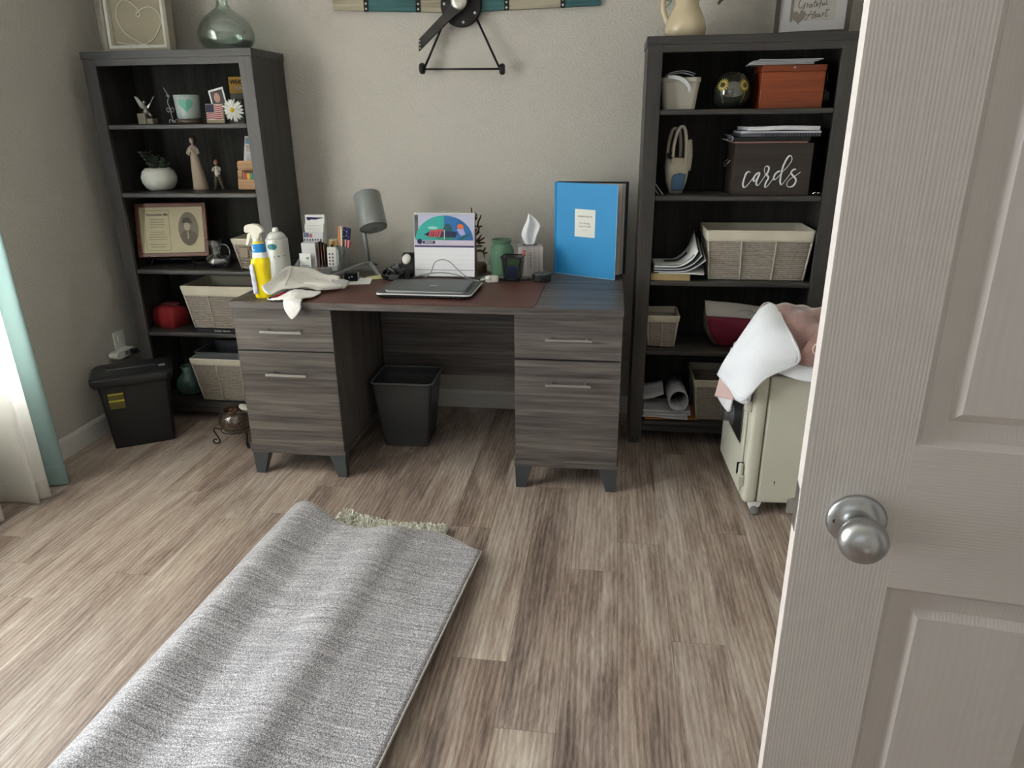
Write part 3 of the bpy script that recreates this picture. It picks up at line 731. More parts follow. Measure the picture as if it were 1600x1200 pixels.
# ------------------------------------------------------------------ left bookcase, first shelf
z1 = LSH[0]+.0005
SILV = mat('tarnished silver', srgb(150, 146, 138), .35, .8)
t = thing('angel_figurine', 'small pewter angel figurine with raised wings on a stone block', 'figurine', (-.612, -.22, z1))
build('block', S().box(-.034, .004, -.022, .022, 0, .046), mat('pale stone', srgb(128, 122, 106), .8, bump=.4), t, bevel=.003)
build('step', S().box(.0042, .036, -.020, .020, 0, .024), mat('pale stone', (1, 1, 1)), t, bevel=.003)
s = S(); s.tube([(0, 0, .044), (.0, 0, .062), (-.001, 0, .072), (-.002, 0, .080)], [.017, .010, .006, .003], 10); s.ell((-.003, -.002, .091), .0085, 10)
s.tube([(.004, 0, .046), (.018, -.006, .044), (.026, -.008, .030)], [.008, .006, .004], 8)
build('figure', s, SILV, t, smooth=True)
for sg in (-1, 1):
    pts = [(sg*.003, .002, .068), (sg*.020, .004, .080), (sg*.036, .004, .104), (sg*.047, .004, .116)]
    lo = []
    for i, (x, y, z) in enumerate(pts):
        w_ = (.007, .010, .007, .001)[i]; lo.append([(x-w_*.7*1, y-.0015, z-w_), (x+w_*.5, y-.0015, z+w_), (x+w_*.5, y+.0015, z+w_), (x-w_*.7, y+.0015, z-w_)])
    build('wing', S().loft(lo), SILV, t)
t = thing('glass_ornament', 'spindly clear glass ornament of curls and beads, left of the heart mug', 'ornament', (-.512, -.20, z1))
s = S()
s.tube(smooth_path([(.012, 0, .004), (.006, 0, .03), (.004, 0, .06), (-.004, 0, .09), (.004, 0, .112), (-.002, 0, .13), (-.012, 0, .15)]), .0022, 6)
for sg in (-1, 1):
    s.tube(smooth_path([(.003, 0, .060), (.003+sg*.012, 0, .068), (.003+sg*.018, 0, .058), (.003+sg*.010, 0, .050), (.003+sg*.004, 0, .056)]), .0018, 6)
    s.tube(smooth_path([(.010, 0, .008), (.010+sg*.016, .003, .020), (.010+sg*.022, .003, .008), (.010+sg*.014, 0, .003)]), .0018, 6)
for c in ((0, 0, .118, .006), (.006, 0, .116, .005), (.008, 0, .012, .006), (.018, 0, .010, .006)): s.ell(c[:3], c[3], 10)
build('glass_wire', s, mat('ornament glass', (.75, .74, .74), .12, trans=.6), t, smooth=True)
t = thing('candle_cup', 'grey glazed candle cup with teal heart on the top left shelf', 'candle cup', (-.416, -.21, z1))
build('wooden_base', S().lathe([(0, 0), (.046, 0), (.05, .006), (.05, .014), (.046, .020), (0, .020)], 32), wood('dull bronze wood', (srgb(70, 58, 46), srgb(98, 84, 66), srgb(120, 104, 84)), 'x'), t, smooth=True)
build('cup', S().lathe([(0, .0205), (.046, .0205), (.050, .026), (.055, .118), (.0535, .119), (.048, .028), (0, .026)], 40), mat('pale blue glaze', srgb(166, 178, 174), .25), t, smooth=True)
def heart2d(sx, sz, n=30):
    out = []
    for k in range(n):
        a = 2*math.pi*k/n; out.append((sx*(16*math.sin(a)**3)/16, sz*(13*math.cos(a)-5*math.cos(2*a)-2*math.cos(3*a)-math.cos(4*a))/16))
    return out
def wrapped(pts2, rad, zc, a0=0, out=.0008, inner=.0):
    """a flat outline wrapped onto the front of an upright cylinder"""
    f = []; b_ = []
    for x, z in pts2:
        a = x/rad+a0
        r_ = rad+out
        f.append((r_*math.sin(a), -r_*math.cos(a), zc+z)); b_.append(((rad-inner)*math.sin(a), -(rad-inner)*math.cos(a), zc+z))
    c0 = (0+(rad+out)*math.sin(a0), -(rad+out)*math.cos(a0), zc); n = len(f)
    s = S(); s.add(f+b_+[c0], [(i, (i+1) % n, 2*n) for i in range(n)]+[(i, (i+1) % n, n+(i+1) % n, n+i) for i in range(n)]); return s
build('heart_print', wrapped(heart2d(.030, .031), .0535, .078, R(22), .0018, .004), mat('teal print', srgb(92, 160, 140), .3), t, smooth=False)
t = thing('flag_plaque', 'small square plaque with stars and stripes, left of the daisy', 'plaque', (-.275, -.245, z1+.001), rot=(R(-6), 0, R(4)))
build('plaque_block', S().box(-.040, .040, -.004, .012, 0, .080), mat('pale plaque wood', srgb(150, 138, 112), .7), t, bevel=.001)
for k in range(7):
    s = S(); top = .0735-.0085*k; x0 = -.002 if k < 4 else -.037
    G = [[(x0+(.037-x0)*i/8, -.0052, top-.0022*math.sin((x0+(.037-x0)*i/8)*95)+dz) for i in range(9)] for dz in (0, -.0046)]
    build('red_stripe' if 0 else 'stripe', s.sheet(G, .0012, 1), mat('flag red', srgb(150, 48, 52), .7), t)
build('white_field', S().box(-.037, .037, -.0045, -.0041, .013, .0765), mat('flag white', srgb(214, 200, 194), .7), t)
build('canton', S().box(-.037, -.003, -.0068, -.0046, .044, .0765), mat('flag navy', srgb(52, 52, 78), .7), t)
# instant photograph and its friend
t = thing('photograph', 'instant print of a face with white border behind flag plaque', 'photograph', (-.272, -.195, z1+.060), rot=(R(-8), R(-13), 0))
build('print', S().box(-.036, .036, -.001, .001, 0, .086), PAPER, t)
build('image', S().box(-.029, .029, -.0016, -.0011, .018, .078), mat('dark photo ground', srgb(62, 50, 50), .4), t)
build('face', S().ell((-.002, -.0018, .048), (.015, .001, .021), 20), mat('photo skin', srgb(186, 142, 128), .5), t, smooth=True)
build('stand', S().box(-.004, .004, .0013, .004, -.060, .05), BLACK, t)
t = thing('daisy_card', 'big white artificial daisy with yellow centre, right of flag plaque', 'daisy', (-.182, -.255, z1))
build('leaf_base', S().box(-.030, .044, .004, .018, 0, .100), mat('dark photo card', srgb(44, 50, 42), .6), t)
s = S(); rnd = random.Random(5)
for ring, (n_, r1, w_) in enumerate(((20, .048, .0052), (16, .040, .005), (12, .028, .0045))):
    for k in range(n_):
        a = 2*math.pi*(k+.5*ring)/n_+rnd.uniform(-.08, .08); ln = r1*rnd.uniform(.88, 1.05); ca, sa = math.cos(a), math.sin(a)
        y = -.002-.003*ring
        P = []
        for q, wq in ((.12, .5), (.45, 1), (.8, 1), (1, .25)):
            cx, cz = ca*ln*q, sa*ln*q; P.append([(cx-sa*w_*wq, y-.006*q*q*0-.002*math.sin(q*3), .054+cz+ca*w_*wq), (cx, y-.0035, .054+cz), (cx+sa*w_*wq, y-.002*math.sin(q*3), .054+cz-ca*w_*wq)])
        s.sheet(P, .0008, 1)
build('petals', s, mat('white petal', srgb(236, 236, 230), .7), t, smooth=True)
build('centre', S().ell((0, -.012, .054), (.010, .005, .010), 14), mat('yellow centre', srgb(222, 176, 40), .8, bump=1, bscale=400), t, smooth=True)
t = thing('small_book', 'upright booklet with yellow title band behind the daisy', 'book', (-.212, -.080, z1), rot=(R(-4), 0, 0))
build('cover', S().box(-.070, .070, -.004, .004, 0, .196), mat('booklet grey', srgb(126, 122, 112), .6), t)
build('title_band', S().box(-.070, .070, -.0055, -.0041, .128, .196), mat('mustard', srgb(196, 152, 52), .6), t)
text('title', 'WHO IS A', .026, INK, t, (-.006, -.0062, .174), bold=.0008)
text('subtitle', 'HUNTER?', .018, PAPER2, t, (-.006, -.0062, .148), bold=.0005)
t = thing('dark_card', 'dark card with a white slanted edge behind the daisy', 'card', (-.150, -.175, z1+.0), rot=(R(-5), R(22), 0))
build('card', S().box(-.02, .03, -.001, .001, 0.012, .150), mat('maroon dark card', srgb(52, 34, 34), .5), t)
build('white_edge', S().box(-.024, -.0201, -.0015, .001, 0.012, .150), PAPER, t)

# ------------------------------------------------------------------ left bookcase, second shelf
z2 = LSH[1]+.0005
t = thing('potted_succulent', 'round matt white pot with a small dark succulent, left shelf', 'potted plant', (-.642, -.165, z2))
build('pot', S().lathe([(0, 0), (.044, 0), (.062, .012), (.075, .036), (.078, .058), (.070, .083), (.053, .100), (.049, .1), (.06, .084), (.06, .07), (0, .07)], 48), mat('matt white ceramic', srgb(208, 208, 196), .6), t, smooth=True)
s = S(); rnd = random.Random(12)
GRN = mat('dusty green leaf', srgb(66, 76, 60), .7, var=.25, vscale=30)
for k in range(13):
    a = rnd.uniform(0, 6.28); r_ = rnd.uniform(.01, .035); hh = rnd.uniform(.02, .07); lean = rnd.uniform(.01, .04)
    if k < 3: hh = .08; lean = .05; a = 2.6+k*.4
    base = Vector((r_*math.cos(a)*.6, r_*math.sin(a)*.6, .085)); tip = base+Vector((lean*math.cos(a), lean*math.sin(a), hh))
    s.tube([base, base.lerp(tip, .5)+Vector((0, 0, .004)), tip], .0018, 5)
    for q in (.35, .55, .75, .95):
        for sd in (-1, 1):
            p = base.lerp(tip, q); M = Matrix.Rotation(a+sd*1.3, 3, 'Z') @ Matrix.Rotation(-.6, 3, 'Y')
            s.ell(p+M @ Vector((.010, 0, 0)), (.012, .006, .003), 8, M)
build('leaves', s, GRN, t, smooth=True)
def figurine(name, label, loc, H_, dress, girl=True):
    t = thing(name, label, 'figurine', loc)
    k = H_/.237
    SK = mat('carved pale resin', srgb(176, 158, 138), .75, bump=.25, bscale=80); BR = mat('carved dark hair', srgb(72, 58, 46), .8, bump=.4, bscale=150)
    s = S()
    if girl:
        loops = []
        for z, rx, ry, cx in ((0, .036, .03, .006), (.012, .035, .029, .006), (.06, .029, .025, .003), (.11, .023, .020, -.001), (.145, .0185, .016, -.003), (.165, .020, .0155, -.003), (.18, .0225, .0155, -.003), (.192, .018, .013, -.003), (.198, .007, .007, -.003)):
            loops.append([Vector(((cx+rx*math.cos(2*math.pi*j/16)+.0015*math.sin(j*2.4)*(z < .1)), ry*math.sin(2*math.pi*j/16), z))*k for j in range(16)])
        build('dress', S().loft(loops), SK, t, smooth=True)
        s.tube([Vector((-.003, 0, .194))*k, Vector((-.003, 0, .206))*k], .006*k, 8)
        s.ell(Vector((-.003, -.001, .217))*k, (.0115*k, .0125*k, .0155*k), 14)
        build('head', s, SK, t, smooth=True)
        build('hair', S().ell(Vector((.0010, .0035, .2215))*k, (.0155*k, .0150*k, .0170*k), 14), BR, t, smooth=True)
        for sg in (-1, 1):
            build('arm', S().tube([Vector((-.003+sg*.019, -.002, .184))*k, Vector((-.003+sg*.027, -.008, .162))*k, Vector((-.003+sg*.014, -.019, .155))*k, Vector((-.004+sg*.002, -.022, .176))*k, Vector((-.004+sg*.001, -.019, .184))*k], [.0065*k, .006*k, .005*k, .004*k, .0045*k], 8), mat('cream sleeve', srgb(196, 186, 166), .75), t, smooth=True)
    else:
        DK = mat('carved dark trousers', srgb(78, 70, 60), .8, bump=.3, bscale=90)
        for sg in (-1, 1):
            build('leg', S().tube([Vector((sg*.005, 0, .066)), Vector((sg*.013, .0, .035)), Vector((sg*.018+.002, 0, .008))], [.010, .0085, .0075], 10), DK, t, smooth=True)
            build('shoe', S().ell((sg*.020+.002, -.004, .0055), (.008, .012, .0055), 10), DK, t, smooth=True)
        loops = [[Vector((rx*math.cos(2*math.pi*j/14), ry*math.sin(2*math.pi*j/14), z)) for j in range(14)] for z, rx, ry in ((.060, .014, .011), (.075, .013, .0105), (.095, .016, .011), (.103, .012, .009), (.106, .004, .004))]
        build('torso', S().loft(loops), mat('cream shirt', srgb(190, 182, 166), .75), t, smooth=True)
        build('head', S().tube([(0, 0, .104), (0, 0, .111)], .004, 8).ell((0, -.001, .121), (.0095, .0105, .0125), 14), mat('carved face', srgb(150, 108, 84), .75), t, smooth=True)
        build('hair', S().ell((.001, .003, .126), (.0110, .0105, .0105), 14), mat('reddish hair', srgb(92, 60, 44), .8), t, smooth=True)
        for sg in (-1, 1):
            build('arm', S().tube([(sg*.014, -.001, .099), (sg*.020, -.006, .086), (sg*.010, -.014, .086), (sg*.003, -.015, .099)], [.0048, .0042, .0035, .0038], 8), mat('cream shirt', (1, 1, 1)), t, smooth=True)
    return t
figurine('woman_figurine', 'tall carved figurine of a woman in pale dress, hands at her chest', (-.468, -.13, z2), .237, None)
figurine('boy_figurine', 'little carved figurine of a boy in dark trousers, right of the woman', (-.358, -.15, z2), .13, None, False)
# wooden card rack with brochures
OAK = wood('honey oak', (srgb(120, 84, 46), srgb(160, 116, 66), srgb(184, 140, 86)), 'x', .45)
t = thing('letter_rack', 'honey coloured wooden letter rack at the right end of the shelf', 'letter rack', (-.165, -.235, z2+.0085), rot=(R(-9), 0, 0))
s = S(); s.loft([rrect(.11, .118, .012, 0, 4), rrect(.11, .118, .012, .010, 4)])
rot = Matrix.Rotation(R(90), 4, 'X')
for (yy, hh, col) in ((.0, .128, 0), (.035, .128, 0)):
    s = S(); s.loft([[rot @ v for v in rrect(.11, hh, .014, q, 4, 0, hh/2)] for q in (-yy-.008, -yy)])
    if yy == 0:
        # front board has an opening: build as frame bars
        s = S(); s.box(-.055, .055, 0, .007, 0, .045).box(-.055, -.034, 0, .007, .045, .085).box(.040, .055, 0, .007, .045, .085); s.loft([[rot @ v for v in rrect(.11, .040, .012, q, 4, 0, .105)] for q in (-.007, 0)])
    build('front_board' if yy == 0 else 'back_board', s, OAK, t, bevel=.001)
build('base_board', S().box(-.052, .052, .0072, .034, .0005, .008), OAK, t)
for i, (c, x) in enumerate(((srgb(196, 70, 60), -.024), (srgb(226, 178, 60), -.010), (srgb(74, 150, 96), .004), (srgb(78, 150, 186), .018))):
    tt = tag(build('card', S().box(x-.0065, x+.0065, 0, .003, 0, .062), mat('card colour %d' % i, c, .6), loc=(-.165, -.215, z2+.016)), 'narrow %s card seen through the letter rack opening' % ('red', 'yellow', 'green', 'blue')[i], 'card')
for i, (dx, dy, dz, c, lab) in enumerate(((-.010, .002, .205, srgb(96, 128, 152), 'blue picture brochure at the back of letter rack'), (-.002, -.012, .172, srgb(176, 164, 150), 'beige and grey brochure in middle of letter rack'), (.006, -.024, .136, srgb(176, 180, 178), 'white postcard with small pictures at the front of letter rack'))):
    b_ = thing('brochure', lab, 'brochure', (-.165+dx, -.168+dy*.5, z2+.058), rot=(R(-10), R(6), 0))
    build('sheet', S().box(-.050, .050, 0, .0015, 0, dz-.03), PAPER2, b_)
    build('picture', S().box(-.046, .046, -.0006, -.0001, dz-.08, dz-.036), mat('brochure pic %d' % i, c, .5, var=.35, vscale=40), b_)

# ------------------------------------------------------------------ left bookcase, third shelf
z3 = LSH[2]+.0005
RBN = wood('reddish brown frame', (srgb(78, 46, 32), srgb(104, 64, 46), srgb(122, 80, 58)), 'x', .4)
e = thing('display_easel', 'small dark metal easel under the framed certificate', 'easel', (-.596, -.21, z3))
for sg in (-1, 1):
    build('front_leg', S().tube(smooth_path([(sg*.105, -.050, .052), (sg*.105, -.052, .042), (sg*.103, -.030, .036), (sg*.108, -.045, .012), (sg*.11, -.06, .001+.003)]), .003, 6), MBLACK, e, smooth=True)
    build('rear_leg', S().tube([(sg*.100, -.02, .036), (sg*.06, .09, .004)], .003, 6), MBLACK, e, smooth=True)
build('cross_bar', S().tube([(-.103, -.025, .036), (.103, -.025, .036)], .003, 6), MBLACK, e, smooth=True)
t = thing('framed_certificate', 'brown framed certificate with an oval portrait on a small easel', 'picture frame', (-.596, -.222, z3+.044), rot=(R(-13), R(0), R(12)))
build('frame', rect_frame(-.163, .163, 0, .250, .019, -.012, .004), RBN, t, bevel=.003)
build('document', S().box(-.145, .145, -.006, -.003, .018, .232), mat('aged paper', srgb(190, 180, 148), .7, var=.06, vscale=12), t)
build('border_line', rect_frame(-.122, -.010, .030, .216, .0016, -.0068, -.0061), mat('tan line', srgb(140, 126, 92), .7), t)
text('heading', 'Remember Me', .0165, mat('certificate ink', srgb(92, 82, 62), .8), t, (-.064, -.0068, .196), italic=.2, bold=.0002)
rnd = random.Random(4)
for k in range(12):
    if k in (4, 9): continue
    w_ = rnd.uniform(.03, .044); z = .174-.0115*k
    build('text_line', S().box(-.066-w_, -.066+w_, -.0068, -.0061, z-.0014, z+.0012), mat('certificate faint ink', srgb(134, 124, 98), .8), t)
pm = Matrix.Rotation(R(90), 4, 'X')
build('oval_portrait', S().lathe([(0, 0), (1, 0), (1, .0012), (0, .0012)], 40, (0, 0, 0), Matrix.Translation((.076, -.0062, .128)) @ pm @ Matrix.Diagonal((.046, .078, 1, 1))), mat('sepia ground', srgb(118, 108, 88), .5), t)
sep = mat('sepia light', srgb(168, 156, 130), .5); sepd = mat('sepia dark', srgb(72, 63, 50), .5)
build('portrait_jacket', S().prism([(.036, .094), (.046, .114), (.064, .122), (.086, .122), (.108, .110), (.115, .090), (.100, .064), (.076, .0535), (.050, .066)], 'y', -.0086, -.0075), mat('sepia jacket', srgb(92, 82, 64), .5), t)
build('portrait_face', S().ell((.071, -.0090, .142), (.0155, .0008, .022), 20), sep, t)
build('portrait_cap', S().prism([(.048, .160), (.056, .178), (.080, .182), (.094, .160), (.090, .150), (.070, .158), (.055, .154)], 'y', -.0108, -.0099), sepd, t)
build('portrait_tie', S().prism([(.070, .118), (.076, .118), (.077, .084), (.071, .080)], 'y', -.0096, -.0087), sep, t)
t = thing('glass_pitcher', 'small clear glass pitcher with a wide flared mouth, left shelf', 'glass pitcher', (-.386, -.215, z3))
prof = [(0, 0), (.034, 0), (.050, .010), (.056, .026), (.048, .046), (.026, .060), (.020, .070), (.024, .090), (.040, .128)]
prin = [(.038, .127), (.0215, .090), (.0175, .070), (.0235, .058), (.045, .045), (.053, .026), (.047, .012), (.03, .004), (0, .004)]
build('body', S().lathe(prof+prin, 40), GLASSC, t, smooth=True)
build('handle', S().tube(smooth_path([(.030, 0, .105), (.055, 0, .100), (.068, 0, .075), (.062, 0, .050), (.050, 0, .040)]), .0032, 8), GLASSC, t, smooth=True)
build('silver_plate', S().lathe([(0, 0), (.022, 0), (.04, .008), (.041, .010), (.021, .004), (0, .004)], 32), SILV, None, (-.512, -.140, z3), smooth=True, label='small dark silver dish half hidden below the framed certificate', cat='dish')
# tag print on the little basket
tg = tag(build('basket_tag', S().box(-.026, .014, -.0012, 0, -.022, .022), mat('pale tag', srgb(150, 140, 122), .8), loc=(-.206, -.2825, z3+.080), rot=(R(-6), 0, 0)), 'printed cloth tag hanging on the little rope basket', 'tag')

# ------------------------------------------------------------------ left bookcase, fourth and fifth shelves
z4 = LSH[3]+.0005
t = thing('red_bag', 'red fabric pouch on the left bookcase, beside the lined basket', 'pouch', (-.690, -.195, z4), R(-18))
build('bag_body', S().loft([rrect(.135, .10, .012, 0, 3), rrect(.150, .11, .016, .045, 3), rrect(.140, .095, .02, .088, 3), rrect(.10, .05, .02, .102, 3)]), mat('red cloth', srgb(132, 24, 28), .75, bump=.4, bscale=40), t, smooth=True)
build('lid_flap', S().sheet([[(-.05, -.01, .104), (0, -.02, .112), (.05, -.01, .106)], [(-.055, .03, .108), (0, .03, .116), (.055, .03, .110)]], .004, 2), mat('dark red lining', srgb(84, 34, 34), .8), t, smooth=True)
z5 = LSH[4]+.0005
t = thing('green_jar', 'dark green glazed jug on the bottom left shelf behind the shredder', 'jug', (-.655, -.18, z5))
GG = mat('dark green glaze', srgb(62, 86, 74), .25)
build('body', S().lathe([(0, 0), (.045, 0), (.066, .018), (.075, .048), (.066, .082), (.042, .104), (.034, .118), (.040, .148), (.036, .148), (.03, .12), (0, .1)], 40), GG, t, smooth=True)
build('handle', S().tube(smooth_path([(.034, -.01, .135), (.066, -.02, .125), (.074, -.02, .095), (.062, -.018, .072)]), .007, 8), GG, t, smooth=True)
# ------------------------------------------------------------------ shredder, outlet, decorative ball
t = thing('paper_shredder', 'black paper shredder bin with yellow warning stickers by left wall', 'shredder', (-.748, -.690, 0), R(32.5))
loops = [rrect(.250, .165, .012, .001, 3, .125, .085), rrect(.286, .195, .014, .300, 3, .125, .085)]
build('waste_bin', S().loft(loops), BLACK, t, bevel=.001)
build('shredder_head', S().loft([rrect(.318, .215, .022, .301, 4, .122, .085), rrect(.335, .225, .03, .318, 4, .120, .085), rrect(.335, .225, .03, .338, 4, .120, .085), rrect(.300, .19, .03, .352, 4, .120, .085)]), mat('satin black plastic', srgb(32, 32, 34), .35), t, smooth=False, bevel=.003)
build('paper_slot', S().box(.02, .225, .075, .083, .3522, .3545), mat('slot grey', srgb(86, 88, 90), .35), t)
build('switch', S().box(.235, .262, .05, .066, .3522, .356), mat('silver switch', srgb(150, 150, 150), .3), t)
YL = mat('yellow sticker', srgb(176, 160, 50), .5); YD = mat('dim yellow sticker', srgb(92, 84, 34), .5)
Mt = Matrix.Translation((0, 0, 0))
for i, (za, zb, m) in enumerate(((.262, .270, YL), (.240, .261, YD), (.230, .2385, YL), (.196, .2295, YD))):
    yy = -.0135*1
    build('warning_sticker', S().loft([[(.016, -.0005-.015*(z/.3)+.0025-.0036, z), (.078, -.0005-.015*(z/.3)+.0025-.0036, z), (.078, -.0005-.015*(z/.3)+.0025-.0028, z), (.016, -.0005-.015*(z/.3)+.0025-.0028, z)] for z in (za, zb)]), m, t)
t = thing('power_outlet', 'white wall outlet plate low on the left wall', 'outlet', (XW0+.0005, -.300, .385), R(90))
build('outlet_plate', S().box(-.038, .038, -.006, 0, -.058, .058), WHITE, t, bevel=.002)
build('socket', S().loft([[rot @ v for v in rrect(.034, .028, .01, q, 3, 0, .022)] for q in (.0061, .0085)]), WHITE, t)
t = thing('outlet_extender', 'white plug-in outlet extender below the wall outlet', 'outlet extender', (XW0+.008, -.335, .345), R(90))
build('body', S().loft([[rot @ v for v in rrect(.135, .034, .016, q, 4, 0, 0)] for q in (.001, .046)]), WHITE, t, bevel=.002)
build('socket_face', S().box(-.01, .02, -.0485, -.0465, -.010, .010), mat('socket grey', srgb(120, 120, 116), .5), t)
t = thing('power_plug', 'black plug and cord running from the extender down behind shredder', 'plug', (XW0+.062, -.30, .345))
build('plug_head', S().box(-.0055, .022, -.014, .014, -.012, .012), BLACK, t, bevel=.003)
build('cord', S().tube(smooth_path([(.022, 0, 0), (.045, -.002, -.004), (.055, .004, -.03), (.052, .01, -.1), (.05, .0, -.2), (.045, -.06, -.33), (.04, -.12, -.339)]), .003, 8), BLACK, t, smooth=True)
t = thing('potpourri_bowl', 'brown mottled glass bowl of potpourri on a scrolled wire stand', 'bowl', (-.222, -.545, 0))
build('glass_bowl', S().lathe([(0, .050), (.03, .052), (.062, .070), (.080, .105), (.074, .140), (.052, .165), (.049, .163), (.07, .139), (.076, .105), (.058, .073), (.028, .056), (0, .054)], 40), thin_glass('amber smoked glass', (.72, .64, .56), .12, .08, .08, (.3, .24, .2)), t, smooth=True)
s = S(); rnd = random.Random(9)
for k in range(110):
    a = rnd.uniform(0, 6.28); r_ = .055*math.sqrt(rnd.random()); z = rnd.uniform(.075, .148); M = Euler((rnd.uniform(0, 3), rnd.uniform(0, 3), rnd.uniform(0, 3))).to_matrix()
    s.ell((r_*math.cos(a), r_*math.sin(a), z), (.013, .010, .004), 7, M)
build('potpourri', s, mat('dried petals', srgb(120, 82, 66), .85, var=.6, vscale=30), t, smooth=True, kind='stuff')
build('wire_ring', S().tube([(.072*math.cos(R(a)), .072*math.sin(R(a)), .070) for a in range(0, 360, 12)], .003, 8, True), MBLACK, t, smooth=True)
for a in (200, 320, 80):
    ca, sa = math.cos(R(a)), math.sin(R(a))
    P = [(r_*ca, r_*sa, z) for r_, z in ((.072, .070), (.098, .078), (.104, .066), (.094, .040), (.086, .016), (.090, .005), (.106, .004), (.114, .016), (.104, .025), (.097, .018))]
    build('scroll_leg', S().tube(smooth_path(P), .0032, 8), MBLACK, t, smooth=True)
build('crumpled_foil', S().ell((0, 0, 0), (.03, .02, .014), 12, Matrix.Rotation(.4, 3, 'Y')), mat('pale foil', srgb(190, 190, 180), .4, bump=1, bscale=40, bdist=.01), t, (.045, .01, .168), smooth=True)

# ------------------------------------------------------------------ on top of the right bookcase
CER = mat('cream glazed ceramic', srgb(206, 190, 158), .18, coat=.4, var=.05, vscale=6)
t = thing('ceramic_pitcher', 'cream glazed pitcher holding eucalyptus stems on the right bookcase top', 'pitcher', (1.712, -.20, TOP+.0003))
build('pitcher_body', S().lathe([(0, 0), (.062, 0), (.075, .012), (.080, .036), (.075, .062), (.061, .090), (.046, .118), (.046, .145), (.056, .172), (.052, .172), (.042, .145), (.042, .12), (.055, .092), (.070, .06), (.07, .03), (0, .012)], 48), CER, t, smooth=True)
build('handle', S().tube(smooth_path([(-.048, 0, .158), (-.072, 0, .160), (-.088, 0, .138), (-.089, 0, .108), (-.080, 0, .082), (-.068, 0, .056)]), [.010]*26, 10), CER, t, smooth=True)
t = thing('eucalyptus_stems', 'green eucalyptus leaves and buds standing in the cream pitcher', 'foliage', (1.712, -.20, TOP+.0003))
EUC = mat('blue green leaf', srgb(112, 140, 122), .7, var=.2, vscale=20); OLV = mat('olive leaf', srgb(110, 110, 72), .7, var=.2, vscale=20)
rnd = random.Random(21)
stems = [(-.050, -.085, .118, .185), (-.04, -.05, .16, .22), (.0, -.04, .15, .22), (.03, -.03, .15, .21), (.092, -.02, .135, .19), (.05, .02, .16, .25), (-.02, .03, .17, .26), (.07, -.03, .17, .2)]
for k, (dx, dy, zt, zc) in enumerate(stems):
    P = smooth_path([(dx*.1, dy*.1, .03), (dx*.2, dy*.2, .150), (dx*.7, dy*.7, zc), (dx*1.15, dy*1.2, (zt+zc)/2+.015), (dx*1.35, dy*1.4, zt)])
    build('stem', S().tube(P, .0016, 6), OLV, t, smooth=True)
    s = S()
    for q in (12, 13, 15, 17, 19, 20):
        for sd in (-1, 1):
            M = Euler((rnd.uniform(-.9, .9), rnd.uniform(-.9, .9), rnd.uniform(0, 6.28))).to_matrix()
            s.ell(P[q]+M @ Vector((.013, 0, 0)), (.015, .010, .0012), 8, M)
    build('leaves', s, EUC if k % 3 != 1 else OLV, t, smooth=True)
DKF = wood('dark walnut frame', (srgb(40, 32, 26), srgb(60, 49, 41), srgb(78, 66, 56)), 'z', .4)
t = thing('picture_frame', 'dark framed white print reading Grateful Heart on the right bookcase top', 'picture frame', (2.182, -.205, TOP+.0006), rot=(0, 0, R(-16)))
build('frame', rect_frame(-.134, .134, 0, .30, .017, -.016, .012), DKF, t, bevel=.001)
build('mat_board', S().box(-.118, .118, -.002, .002, .016, .285), mat('cool white mat board', srgb(206, 204, 202), .7), t)
build('inner_panel', S().box(-.070, .080, -.0028, -.0021, .052, .25), mat('inner print paper', srgb(196, 190, 178), .7, var=.05, vscale=30), t)
build('panel_edge', S().box(-.080, -.0701, -.005, -.0021, .052, .25), mat('print shade board', srgb(120, 112, 100), .7), t)
HW = [[(830, 128), (800, 190), (770, 245), (738, 285), (728, 270)], [(745, 205), (800, 200), (860, 190), (905, 150)], [(890, 140), (868, 190), (850, 245), (858, 265), (885, 250)],
      [(885, 235), (915, 215), (925, 195), (908, 190), (895, 215), (893, 240), (910, 252), (945, 235)], [(985, 195), (960, 195), (943, 220), (945, 242), (962, 235), (985, 200), (975, 235), (990, 245), (1010, 225)], [(1022, 180), (1032, 195), (1025, 240)], [(1032, 200), (1050, 185), (1062, 188)],
      [(1105, 130), (1088, 180), (1080, 230), (1095, 245), (1125, 225)], [(1070, 135), (1100, 130), (1145, 130)]]
GW_ = [[(700, -95), (640, -100), (600, -40), (590, 50), (640, 70), (690, 20), (700, -20), (690, 60), (665, 110), (630, 130)], [(730, 0), (745, 10), (735, 70), (742, 40), (765, 15)], [(830, 20), (800, 15), (780, 45), (785, 70), (810, 55), (830, 20), (822, 60), (840, 68)],
      [(880, -60), (865, 10), (862, 60), (885, 55)], [(845, -10), (905, -18)], [(895, 45), (925, 25), (920, 5), (900, 25), (902, 55), (935, 45)], [(1000, -75), (985, -80), (970, 0), (958, 90), (945, 95)], [(950, 15), (990, 5)], [(1010, 0), (1002, 45), (1025, 40), (1040, 0), (1035, 45), (1055, 35)], [(1090, -85), (1075, -20), (1075, 40), (1105, 30)]]
for nm, WS in (('word_heart', HW), ('word_grateful', GW_)):
    s = S()
    for P in WS:
        s.tube([((p.x-800)*.00020-.010, 0, .112-p.y*.000195) for p in smooth_path([(a_, b_, 0) for a_, b_ in P], 4)], .0013, 6)
    s.v = [(v[0], v[1]*.25-.0034, v[2]) for v in s.v]
    build(nm, s, INK, t)
build('heart_shape', S().prism([(a-.048, b_+.068) for a, b_ in heart2d(.026, .026)], 'y', -.0052, -.0029), mat('taupe heart', srgb(132, 120, 104), .7), t)
build('glass_pane', S().box(-.1175, .1175, -.0085, -.0070, .0165, .2845), thin_glass('frame glass', (.98, .98, .98), .1, .01), t)

